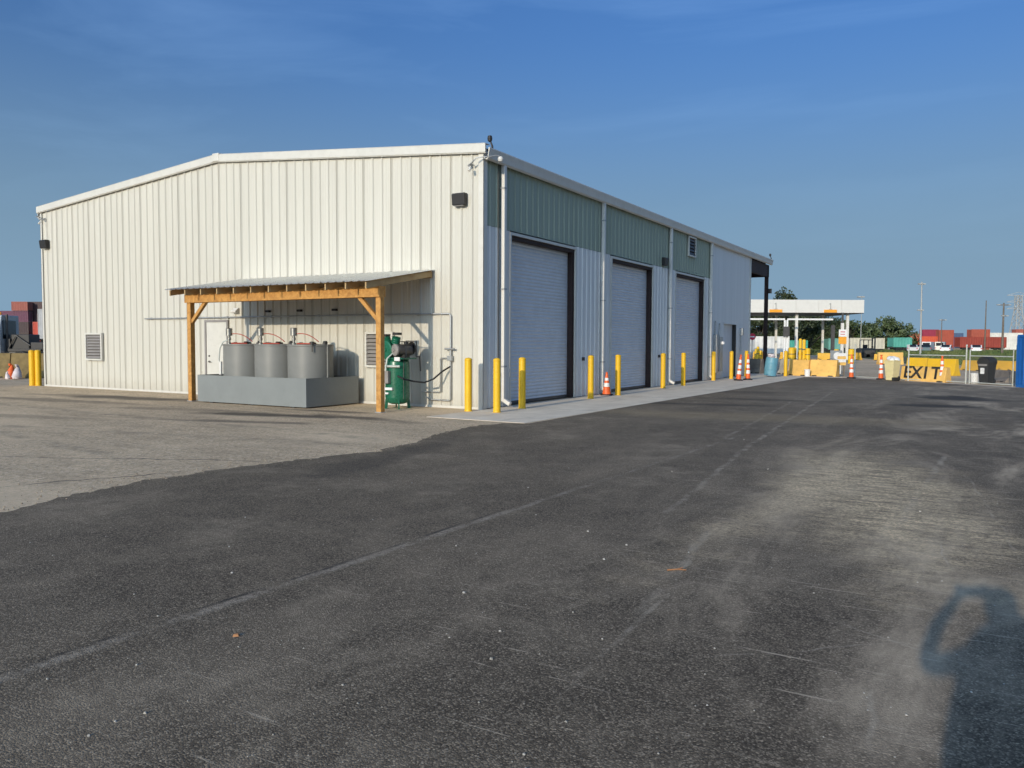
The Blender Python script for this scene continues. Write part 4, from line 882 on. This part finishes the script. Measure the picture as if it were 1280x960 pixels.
# ------------------------------------------------------------------ containers, trailers, vehicles in the distance
CM = {}
def cmat(col):
    if col not in CM: CM[col] = paint('container_paint', col, .55, .12, 0, .3, .6)
    return CM[col]
def container(px0, px1, dep, py0, py1, col, label, yaw=0.0, deep=2.44, legs=True, name='shipping_container', cat='container', group='far shipping containers', endcol=None, horizon=None):
    hz = 427.5 + .0047*((px0+px1)/2-640)
    w = (px1-px0)/FPX*dep; z1 = 1.62-(py0-hz)/FPX*dep; z0 = max(0, 1.62-(py1-hz)/FPX*dep)
    base = Vector((CAM.x, CAM.y, 0)) + fw2*dep + rt2*(((px0+px1)/2-640)/FPX*dep)
    e = empty(name, base, grz+yaw, label, cat, group); mt = cmat(col); mb = MB()
    nr = max(6, min(60, int(w/.28))); vs = []
    for k in range(nr+1):
        x = -w/2+w*k/nr; dd = .0 if (k//1) % 2 == 0 else .04
        vs += [(x, .05-dd if 0 < k < nr else .05, z0+.12), (x, .05-dd if 0 < k < nr else .05, z1-.1)]
    mb.add(vs, [(2*i, 2*i+2, 2*i+3, 2*i+1) for i in range(nr)])
    mb.build('corrugated_side', mt, e, fix=False)
    MB().box(-w/2+.02, w/2-.02, .08, deep-.02, z0+.1, z1-.06).build('box_body', mt, e)
    fr = MB().box(-w/2, w/2, 0, .1, z1-.12, z1).box(-w/2, w/2, 0, .1, z0, z0+.14).box(-w/2-.01, -w/2+.1, -.01, .1, z0, z1-.001).box(w/2-.1, w/2+.01, -.01, .1, z0, z1-.001)
    fr.box(-w/2, -w/2+.1, deep-.1, deep, z0, z1-.001).box(w/2-.1, w/2, deep-.1, deep, z0, z1-.001).build('frame', mt, e)
    dd = MB().box(w/2, w/2+.03, .1, deep-.1, z0+.12, z1-.12).build('end_door', cmat(endcol) if endcol else mt, e)
    for yy in (.5, 1.0, 1.5, 2.0): MB().tube([(w/2+.05, yy, z0+.1), (w/2+.05, yy, z1-.1)], .025, 6).build('lock_bar', M['galvp'], dd)
    if z0 > .3:
        ch = MB().box(-w/2, w/2, .5, deep-.5, z0-.2, z0).build('chassis', M['darkgrey'], e)
        for s in (-1, 1):
            for q in (0, 1.2):
                x = s*(w/2-1.2-q)
                MB().lathe([(0, 0), (.2, 0), (.5, .02), (.5, .26), (.2, .28), (0, .28)], 16, (x, .42, .5), (0, -1, 0)).build('wheel', M['rubber'], e)
                MB().box(x-.05, x+.05, .45, deep-.4, .45, max(.56, z0-.19)).build('axle', M['darkgrey'], e)
    return e
# right-hand yard
container(1199, 1257, 185, 421.3, 434.5, (0.32, .055, .035), 'long brick-red trailer box standing behind the field grass', 0)
container(1213, 1236, 235, 411.8, 437, (0.38, .085, .05), 'orange-red container stack rising over the long red trailer box', 0)
container(1236.5, 1277, 240, 416.2, 437, (0.70, .68, .62), 'long white container behind the long red trailer box', 0)
container(1268, 1300, 300, 411.8, 436, (0.36, .10, .07), 'rust red container stack far behind the blue box', 0)
container(1152, 1172, 300, 412, 436, (0.30, .03, .06), 'maroon container stack behind the tall grey light pole', 0)
container(1173, 1191, 280, 412.5, 436, (0.38, .08, .045), 'brick-red container stack behind the thin dark pole', 0)
container(1151, 1171, 240, 420.5, 436, (0.60, .10, .04), 'bright orange-red container in front of the maroon stack', 0)
container(1131, 1150, 260, 417, 436, (0.38, .12, .06), 'rusty orange container beside the tree line end', 0)
container(1191.5, 1203, 330, 416.5, 435, (0.07, .11, .2), 'dark blue container stack between red ones on the skyline', 0)
container(1116, 1139, 150, 422, 434, (0.10, .38, .30), 'mint green box container below the tree line end', 0)
container(1062, 1105, 130, 422.5, 436, (0.62, .57, .45), 'long cream trailer box under the dark tree line', 0, endcol=(.3, .07, .04))
container(943, 986, 105, 420.5, 442, (0.74, .73, .69), 'white trailer box behind the stop sign and porch column', 0)
container(986.5, 1009, 112, 425.5, 440, (0.07, .36, .28), 'mint green dumpster box behind the tall yellow guard posts', 0)
container(1035, 1051, 118, 423, 437, (0.16, .38, .32), 'pale green box beside the notice pole', 0)
# left-hand stack beyond the far gable corner, shade put into its darkened colours
for (px0, px1, dep, p0, p1, col, lb) in ((16, 36, 188, 376.8, 388, (.27, .055, .035), 'brick-red container on top of the stack beyond the gable'), (-10, 36.5, 188.3, 388.2, 402, (.10, .012, .05), 'purple-maroon container under the brick-red one'),
        (-10, 36.5, 188.3, 402.2, 416, (.03, .008, .012), 'dark maroon container low in the far stack'), (-10, 36.5, 188.3, 416.2, 436.3, (.04, .015, .012), 'dark brown containers at the foot of the far stack'),
        (36.8, 60, 190, 376.9, 402, (.05, .02, .025), 'nearly black boxes with the shade of the stack side put into their colour'), (36.8, 60, 190, 402.1, 436.3, (.42, .03, .02), 'red containers low beside the gable corner'),  # near-black colour stands in for the shaded side of the stack
        (48.5, 66, 150, 386, 423, (.38, .39, .40), 'pale grey container stack right beside the gable edge'), (42, 48.3, 150, 402, 426, (.48, .06, .03), 'narrow orange container next to the pale grey stack')):
    e = container(px0, px1, dep, p0, p1, col, lb, 0)
# terminal tractor at the left frame edge
def truck():
    dep = 46; base = Vector((CAM.x, CAM.y, 0)) + fw2*dep + rt2*((-26-640)/FPX*dep)
    e = empty('yard_truck', base, grz+R(6), 'pale grey truck cab with dark deck parked behind brown barriers', 'truck')
    MB().prism([(0, .75), (2.2, .75), (2.2, 3.05), (.25, 3.05), (0, 2.2)], -1.1, 1.15).build('cab', paint('cab_paint', (.42, .46, .45), .4), e, .04)
    MB().box(.2, 1.0, -.012, .02, 1.9, 2.6).build('side_window', M['glass'], e); MB().box(1.14, 1.165, .3, 1.8, 1.7, 2.75).build('rear_window', M['glass'], e)
    MB().box(-1.4, 3.4, .4, 1.9, .65, .95).build('chassis', M['darkgrey'], e)
    MB().box(1.35, 3.2, .35, 1.9, .95, 1.12).box(1.3, 1.5, .4, 1.8, 1.1, 1.7).build('deck', M['black'], e, .02)
    MB().tube([(1.3, .5, 1.0), (1.3, .5, 3.1)], .07, 8).build('exhaust', M['darkgrey'], e)
    MB().lathe([(0, -.09), (.07, -.06), (.07, .06), (0, .09)], 10, (1.0, .4, 3.14)).build('beacon', M['signorange'], e)
    for x in (-.6, 2.2, 3.0):
        for yy in (.3, 1.9): MB().lathe([(0, 0), (.22, 0), (.48, .03), (.5, .06), (.5, .24), (.48, .27), (.22, .28), (0, .26)], 20, (x, yy, .5), (0, -1, 0)).build('wheel', M['rubber'], e)
    MB().box(1.5, 2.5, .5, 1.8, 1.0, 1.95).box(2.6, 3.3, .4, 1.9, 1.0, 1.5).build('engine_box', M['black'], e, .04)
    MB().tube([(1.4, .4, 1.1), (1.8, .4, 1.9), (2.6, .4, 1.3)], .04, 6).tube([(1.5, 1.6, 1.1), (2.0, 1.6, 1.7), (2.6, 1.6, 1.2)], .04, 6).build('air_lines', M['darkgrey'], e)
truck()
jersey('concrete_barrier', gp(-30, 471.5), gp(16, 472), 1.06, M['ochre'], 'brown barrier with orange and white sacks in front, below the truck', 'painted road barriers')
jersey('concrete_barrier', gp(17, 472), gp(60, 472.5), 1.06, M['ochre'], 'brown barrier behind the touching pair of bollards', 'painted road barriers')
def sack(px, py, s, mt, label, seed):
    g_ = gp(px, py); rb = random.Random(seed); e = empty('sack', (g_.x, g_.y, 0), rb.uniform(0, 3), label, 'sack')
    MB().lathe([(0, 0), (s*.6, .0), (s*.75, s*.35), (s*.6, s*1.1), (s*.3, s*1.8), (s*.12, s*2.2), (0, s*2.2)], 9, (0, 0, 0), (rb.uniform(-.15, .15), rb.uniform(-.15, .15), 1)).build('sack_body', M[mt], e)
    MB().lathe([(s*.15, s*2.0), (s*.26, s*2.35), (s*.2, s*2.36), (0, s*2.15)], 9).build('sack_neck', M[mt], e)
sack(13, 473.5, .27, 'orange', 'orange sack slumped against the brown barrier', 1); sack(21, 474, .26, 'bag', 'pale sack slumped against the brown barrier', 2)
sack(10, 474, .14, 'bag', 'small pale sack at the foot of the orange sack', 4)
# forklift near the gate
dep = 92; base = Vector((CAM.x, CAM.y, 0)) + fw2*dep + rt2*((1085.5-640)/FPX*dep)
FK = empty('forklift', base, grz, 'dark grey forklift parked between yellow barriers', 'forklift')
MB().prism([(0, .4), (1.2, .4), (1.2, 1.1), (0, 1.1)], -.9, .7).build('body', M['darkgrey'], FK, .05)
MB().box(-.6, .5, .05, 1.15, 2.0, 2.08).build('overhead_guard', M['black'], FK)
for x in (-.58, .45):
    for yy in (.08, 1.1): MB().box(x-.03, x+.03, yy-.03, yy+.03, 1.1, 2.0).build('pillar', M['black'], FK)
MB().box(.72, .85, .2, .3, .1, 2.3).box(.72, .85, .9, 1.0, .1, 2.3).box(.72, .85, .3, .9, 2.2, 2.3).box(.72, .85, .3, .9, 1.2, 1.28).build('mast', M['darkgrey'], FK)
MB().box(.85, 1.7, .25, .35, .1, .15).box(.85, 1.7, .85, .95, .1, .15).build('fork', M['galvp'], FK); MB().box(-.35, 0, .35, .85, 1.1, 1.5).build('seat', M['rubber'], FK)
for x in (-.6, .45):
    for yy in (.02, 1.2): MB().lathe([(0, 0), (.1, 0), (.3, .02), (.32, .05), (.32, .17), (.1, .2), (0, .2)], 16, (x, yy+.1, .32), (0, -1, 0)).build('wheel', M['rubber'], FK)
# parked cars
def car(px, dep, col, label, van=False):
    base = Vector((CAM.x, CAM.y, 0)) + fw2*dep + rt2*((px-640)/FPX*dep)
    e = empty('parked_car', base, grz+R(rnd.uniform(48, 72)), label, 'van' if van else 'car', 'vehicles parked beyond the field'); mt = cmat(col)
    if van: pr = [(-2.4, .35), (2.5, .35), (2.5, 1.0), (2.1, 1.15), (1.6, 2.0), (-2.4, 2.05)]; win = [(.6, 1.25), (1.75, 1.25), (1.35, 1.85), (.6, 1.85)]
    else: pr = [(-2.2, .35), (2.2, .35), (2.25, .75), (1.2, .95), (.5, 1.42), (-1.1, 1.45), (-1.8, 1.0), (-2.2, .95)]; win = [(-1.4, .98), (.95, .98), (.42, 1.36), (-1.05, 1.38)]
    T4 = Matrix(((0,1,0,0), (1,0,0,0), (0,0,1,0), (0,0,0,1)))
    MB().prism(pr, 0, 1.75, T4).build('body', mt, e, .05); MB().prism(win, -.012, .02, T4).build('side_window', M['glass'], e)
    if van: MB().box(-2.415, -2.395, .2, 1.55, 1.25, 1.85).build('rear_window', M['glass'], e)
    else: MB().prism([(-1.76, 1.05), (-1.14, 1.41), (-1.17, 1.46), (-1.80, 1.08)], .2, 1.55, T4).build('rear_window', M['glass'], e)
    for yy in (.02, 1.50): MB().box(-2.43 if van else -2.23, -2.38 if van else -2.18, yy, yy+.22, .72, .9).build('tail_light', M['stop'], e)
    for x in (-1.4, 1.4):
        for yy in (.18, 1.76): MB().lathe([(0, 0), (.18, 0), (.32, .01), (.33, .18), (0, .2)], 16, (x, yy, .33), (0, -1, 0)).build('wheel', M['rubber'], e)
for px, dep, col, lb, v in ((1145, 150, (.6, .6, .6), 'silver car parked beside the tall grey light pole', 0), (1162, 152, (.10, .16, .18), 'dark teal car parked behind the field grass', 0), (1166, 170, (.75, .75, .74), 'white van parked before the bright orange-red container', 1),
        (1181, 165, (.72, .70, .62), 'cream van parked before the brick-red stack', 1), (1189, 150, (.78, .78, .78), 'white car parked at the near end of the long red trailer box', 0), (1156, 165, (.7, .7, .68), 'pale car half hidden beyond the dark teal one', 0), (1226, 150, (.75, .75, .75), 'white car parked in front of the long red trailer box', 0)):
    car(px, dep, col, lb, v)
# poles
def pole(px, dep, ptop, r, mat, label, arms=(), lean=0.0):
    hz = 427.5+.0047*(px-640); hh = 1.62-(ptop-hz)/FPX*dep
    base = Vector((CAM.x, CAM.y, 0)) + fw2*dep + rt2*((px-640)/FPX*dep)
    e = empty('utility_pole', base, grz, label, 'pole', 'poles beyond the fence')
    MB().tube([(0, 0, 0), (lean*hh*.5, 0, hh*.5), (lean*hh, 0, hh)], [r, r*.8, r*.55], 10).build('shaft', M[mat], e)
    for (z, x0, x1) in arms:
        c_ = MB().beam((lean*z*hh+x0, 0, z*hh), (lean*z*hh+x1, 0, z*hh), .14, .14).build('crossarm', M[mat], e)
        for x in (x0, x1): MB().box(lean*z*hh+x-.18, lean*z*hh+x+.18, -.2, .2, z*hh-.05, z*hh+.1).build('fitting', M['poleg'], c_)
pole(1150, 105, 353, .13, 'poleg', 'tall pale light pole rising beyond the field', ((.97, -.25, .25), (.62, -.3, .05)), -.01)
pole(1175.5, 150, 399, .10, 'wpole', 'thin dark pole standing between red containers', ((.97, -.3, .6),))
pole(1230, 160, 376, .15, 'wpole', 'slim dark pole rising from the long red trailer box')
pole(1252, 120, 379, .18, 'wpole', 'stout dark pole with transformer at the end of the long red trailer box', ((.96, -.8, .8), (.75, -.1, .5)))
pole(1279, 150, 381, .2, 'wpole', 'dark pole beside the lattice tower'); pole(1075, 105, 371, .05, 'poleg', 'thin mast behind the end of the gate roof', ((.99, -.4, .1),))
# lattice pylon
dep = 420; base = Vector((CAM.x, CAM.y, 0)) + fw2*dep + rt2*((1270-640)/FPX*dep)
PY = empty('lattice_pylon', base, grz, 'tall steel lattice power pylon on the skyline', 'pylon'); hh = 29; mb = MB()
wz = lambda z: 3.4 - 2.2*min(1, z/20)
lv = [0, 4, 8, 12, 15.5, 18.5, 21.5, 24.5, 27]
for sx in (-1, 1):
    for sy in (-1, 1):
        mb.beam((sx*3.4, sy*3.4, 0), (sx*1.2, sy*1.2, 20), .3, .3); mb.beam((sx*1.2, sy*1.2, 20), (sx*1.2, sy*1.2, 27), .28, .28)
for a, b in zip(lv, lv[1:]):
    for sy in (-1, 1):
        wa, wb = wz(a), wz(b)
        mb.beam((-wa, sy*wa, a), (wb, sy*wb, b), .14, .14); mb.beam((wa, sy*wa, a), (-wb, sy*wb, b), .14, .14); mb.beam((-wb, sy*wb, b), (wb, sy*wb, b), .14, .14)
        mb.beam((sy*wa, -wa, a), (sy*wb, wb, b), .14, .14); mb.beam((sy*wa, wa, a), (sy*wb, -wb, b), .14, .14)
mb.build('tower_frame', M['poleg'], PY)
for z in (20, 23.5, 27):
    MB().beam((-6, 0, z), (6, 0, z), .25, .25).beam((-6, 0, z), (0, 0, z+1.6), .16, .16).beam((6, 0, z), (0, 0, z+1.6), .16, .16).build('crossarm', M['poleg'], PY)

# ------------------------------------------------------------------ trees
def tree(px, dep, hh, cr, label, mat, nl, ls, seed, trunk_h=.35, spread=1.0):
    rt_ = random.Random(seed); base = Vector((CAM.x, CAM.y, 0)) + fw2*dep + rt2*((px-640)/FPX*dep)
    e = empty('tree', base, rt_.uniform(0, 6), label, 'tree', 'trees beyond the gate')
    tb = MB(); zc = hh*trunk_h
    tb.tube([(0, 0, 0), (.1, 0, zc*.6), (.05, .1, zc), (.1, 0, hh*.75)], [.035*hh, .028*hh, .022*hh, .006*hh], 10)
    clumps = []
    for k in range(34):
        a = rt_.uniform(0, 6.28); u = rt_.random()**.6; v = rt_.random()
        z = zc*.75 + (hh-zc*.75)*v; rad = cr*u*spread*math.sqrt(max(.08, 1-((v-.42)/.62)**2)); c_ = Vector((math.cos(a)*rad, math.sin(a)*rad, z)); clumps.append((c_, rt_.uniform(.16, .30)*cr))
        if k % 3 == 0: tb.tube([(0, 0, zc*.7), (c_.x*.5, c_.y*.5, zc*.7+(z-zc*.7)*.6), tuple(c_)], [.014*hh, .009*hh, .003*hh], 6)
    tb.build('trunk', M['bark'], e)
    vs, fs = [], []
    for i in range(nl):
        c_, r_ = clumps[rt_.randrange(len(clumps))]; dv = Vector((rt_.gauss(0, 1), rt_.gauss(0, 1), rt_.gauss(0, .75))).normalized()*r_*rt_.random()**.45*1.15
        p = c_+dv; a = Vector((rt_.gauss(0, 1), rt_.gauss(0, 1), rt_.gauss(0, 1))).normalized(); b = a.orthogonal().normalized(); s_ = ls*rt_.uniform(.6, 1.3); b0 = len(vs)
        vs += [p-a*s_, p+b*s_*.55, p+a*s_, p-b*s_*.55]; fs.append((b0, b0+1, b0+2, b0+3))
    mb = MB(); mb.add(vs, fs); mb.build('crown', M[mat], e, fix=False)
tree(982, 120, 9.0, 4.4, 'large dark evergreen tree rising above the white gate roof', 'oak', 9000, .20, 11, .25, 1.15)
tree(950, 128, 7.0, 4.5, 'dark evergreen tree seen under the gate roof past the porch column', 'oak', 7000, .20, 12, .2, 1.2)
tree(1010, 135, 6.4, 4.0, 'dark tree under the far half of the gate roof', 'oak', 6000, .20, 13, .2, 1.2)
tree(930, 130, 7.5, 4.0, 'dark evergreen tree mostly hidden by the workshop end', 'oak', 5000, .2, 14, .2, 1.2)
k = 0
TLB = ['rounded green tree behind the dark gate mast under the roof end', 'rounded green tree straight behind the white and orange notice board', 'rounded green tree behind the outer column of the gate roof',
       'lower green tree behind the thin mast past the gate roof', 'lower green tree rising over the forklift', 'taller rounded green tree over the open end of the cream trailer box', 'small green tree ending the tree line above the mint green box',
       'rounded green tree between the oak and the dark gate mast', 'green tree set back between notice board and outer gate column']
for px, dep, hh, cr in ((1030, 190, 6.2, 4.6), (1045, 200, 7.0, 5.0), (1062, 195, 6.4, 5.0), (1078, 205, 5.6, 5), (1092, 200, 5.8, 4.6), (1108, 190, 7.0, 5.2), (1119, 195, 5.4, 4.0), (1020, 180, 6.0, 4.5), (1054, 215, 6.8, 5.0)):
    tree(px, dep, hh, cr, TLB[k], 'leaf', 3600, .30, 20+k, .12, 1.15); k += 1

# ------------------------------------------------------------------ loose bits on the asphalt
pm = MB(); rp = random.Random(21)
def pebble(x, y, s, z=.004):
    u = rp.uniform(0, 6.28); vs = []
    for (a, zz_) in ((0, .1), (1, .15), (2, .05), (3, .12), (4, .1), (5, .15)): 
        an = u+a*1.047; rr_ = s*rp.uniform(.7, 1.15); vs.append((x+math.cos(an)*rr_, y+math.sin(an)*rr_*.8, z))
    for a in range(5):
        an = u+a*1.2566; rr_ = s*rp.uniform(.35, .75); vs.append((x+math.cos(an)*rr_, y+math.sin(an)*rr_*.8, z+s*rp.uniform(.5, .9)))
    pm.add(vs, [(0,1,6), (1,2,7), (2,3,8), (3,4,9), (4,5,10), (5,0,10), (0,6,10), (1,7,6), (2,8,7), (3,9,8), (4,10,9), (6,7,8,9,10)])
for i in range(210):
    px = rp.uniform(-60, 1340); py = 520 + 470*rp.random()**1.1; g_ = gp(px, py)
    if g_.x < 2.8: continue
    pebble(g_.x, g_.y, rp.choice((.003, .003, .004, .005, .006, .008)))
for px, py in ((570, 683), (783, 682), (930, 550), (660, 610), (290, 717), (1150, 640), (182, 893), (580, 742), (614, 825), (735, 665), (755, 700), (625, 790), (960, 587), (840, 590)): 
    g_ = gp(px, py); pebble(g_.x, g_.y, rp.uniform(.009, .014))
tag(pm.build('loose_gravel', M['stone'], fix=True), 'scattered pale pebbles lying on the dark asphalt', 'gravel', None, 'stuff')
pm = MB()
for i in range(1300):
    q = left[rp.randrange(6, len(left)-4)]; pebble(q[0] - abs(rp.gauss(0, .45)) + .10, q[1] + rp.uniform(-.1, .1), rp.choice((.004, .005, .006, .008, .010, .013)), .002)
tag(pm.build('edge_gravel', M['edgestone'], fix=True), 'tan grit strewn along the ragged edge of the dark asphalt', 'gravel', None, 'stuff')
a_, b_ = gp(834, 714), gp(858, 714); e = empty('stick', (a_+b_)/2, 0, 'thin reddish stick lying on the dark asphalt', 'stick')
mid = (a_+b_)/2
MB().tube([(a_-mid)+Vector((0, 0, .009)), Vector((.0, .012, .012)), (b_-mid)+Vector((0, 0, .009))], [.006, .005, .004], 6).build('stem', M['stick'], e); MB().tube([(-.01, .01, .011), (.03, .045, .02)], .003, 5).build('twig', M['stick'], e)
g_ = gp(295, 796); e = empty('brick_chip', (g_.x, g_.y, .004), .6, 'small reddish chip lying near the paving seam', 'chip'); e.scale = (.55, .55, .6)
MB().add([(-.03, -.02, 0), (.03, -.015, 0), (.035, .02, 0), (-.02, .025, 0), (-.02, -.012, .022), (.022, -.01, .018), (.02, .015, .024), (-.012, .016, .02)], [(3,2,1,0), (4,5,6,7), (0,1,5,4), (1,2,6,5), (2,3,7,6), (3,0,4,7)]).build('chip_body', M['stick'], e)

# ------------------------------------------------------------------ the photographer (casts the long shadow)
PR = empty('person', (CAM.x, CAM.y, .004), math.atan2(rt2.y, rt2.x), 'person in dark shirt raising a phone with both hands', 'person')
def skin_mesh(name, verts, edges, radii, mat, root, sub=2):
    me = bpy.data.meshes.new(name); me.from_pydata(verts, edges, []); o = bpy.data.objects.new(name, me); COL.objects.link(o); o.parent = PR
    me.materials.append(mat)
    sk = o.modifiers.new('skin', 'SKIN'); sk.use_smooth_shade = True
    for i, sv in enumerate(me.skin_vertices[0].data):
        r_ = radii[i]; sv.radius = r_ if isinstance(r_, tuple) else (r_, r_); sv.use_root = (i == root)
    su = o.modifiers.new('sub', 'SUBSURF'); su.levels = sub; su.render_levels = sub
    return o
# local frame: x right, y forward (view direction), z up; the lens is at (0, 0, 1.616)
bc, bx_ = -.40, -.05                                 # body stands this far behind the lens, a little to one side
V = [(bx_, bc, .92), (bx_, bc, 1.08), (bx_, bc+.01, 1.25), (bx_, bc, 1.40), (bx_+.01, bc+.03, 1.56),
     (bx_-.18, bc, 1.385), (bx_-.24, bc+.06, 1.345), (bx_-.29, bc+.13, 1.315), (bx_-.295, bc+.17, 1.33), (bx_-.215, bc+.26, 1.46), (-.14, -.075, 1.565), (-.108, -.05, 1.60),
     (bx_+.17, bc, 1.40), (bx_+.24, bc+.06, 1.37), (bx_+.30, bc+.13, 1.345), (bx_+.31, bc+.17, 1.36), (bx_+.27, bc+.26, 1.47), (.125, -.075, 1.56), (.105, -.05, 1.59),
     (bx_-.10, bc, .84), (bx_-.11, bc+.02, .48), (bx_-.12, bc-.02, .10), (bx_-.12, bc-.01, .05), (bx_-.13, bc+.15, .04), (bx_+.10, bc, .84), (bx_+.11, bc+.02, .48), (bx_+.12, bc-.02, .10), (bx_+.12, bc-.01, .05), (bx_+.13, bc+.15, .04)]
ED = [(0,1), (1,2), (2,3), (3,4), (3,5), (5,6), (6,7), (7,8), (8,9), (9,10), (10,11), (3,12), (12,13), (13,14), (14,15), (15,16), (16,17), (17,18), (0,19), (19,20), (20,21), (21,22), (22,23), (0,24), (24,25), (25,26), (26,27), (27,28)]
RA = [(.31, .15), (.30, .145), (.24, .14), (.14, .09), .055] + [.06, .052, .050, .047, .042, .034, .03]*2 + [.095, .065, .045, .045, .04]*2
skin_mesh('body', V, ED, RA, M['cloth'], 0)
for s in (-1, 1):                                    # hands with five fingers gripping the phone edge
    x0 = s*.10
    hv = [(x0, -.055, 1.595), (x0-s*.005, -.035, 1.615), (x0-s*.012, -.02, 1.635)]; he = [(0, 1), (1, 2)]; hr = [.026, (.034, .016), (.036, .015)]
    for k in range(4):
        zf = 1.598 + k*.019; b0 = len(hv); hv += [(x0-s*.008, -.012, zf+.004), (x0-s*.012, .006, zf+.002), (x0-s*.024, .010, zf)]; he += [(2 if k > 1 else 1, b0), (b0, b0+1), (b0+1, b0+2)]; hr += [.009, .0085, .008]
    b0 = len(hv); hv += [(x0-s*.02, -.038, 1.598), (x0-s*.035, -.030, 1.605), (x0-s*.045, -.022, 1.61)]; he += [(0, b0), (b0, b0+1), (b0+1, b0+2)]; hr += [.012, .010, .009]
    skin_mesh('hand', hv, he, hr, M['skin'], 0, 1)
hx = bx_+.03
MB().lathe([(0, .10), (.05, .085), (.088, .04), (.095, -.02), (.08, -.08), (.05, -.10)], 20, (hx, bc+.03, 1.655)).build('hair', M['hair'], PR)
MB().lathe([(.0, -.115), (.045, -.10), (.07, -.04), (.078, .02), (.06, .07), (0, .1)], 20, (hx, bc+.065, 1.615)).build('face', M['skin'], PR)
MB().lathe([(0, -.02), (.012, -.015), (.016, 0), (.008, .02), (0, .03)], 10, (hx, bc+.15, 1.61)).build('nose', M['skin'], PR)
for s in (-1, 1):
    MB().lathe([(0, -.006), (.012, 0), (0, .006)], 10, (hx+s*.03, bc+.138, 1.635), (0, 1, 0)).build('eye', M['black'], PR); MB().lathe([(0, -.03), (.012, -.01), (.014, .02), (0, .03)], 8, (hx+s*.082, bc+.05, 1.62)).build('ear', M['skin'], PR)
ph = empty('phone', (CAM.x, CAM.y, CAM.z), math.atan2(rt2.y, rt2.x), 'dark phone held up in both hands of the person', 'phone')
MB().box(-.078, .078, -.030, -.022, -.037, .037).build('phone_body', M['black'], ph, .003)
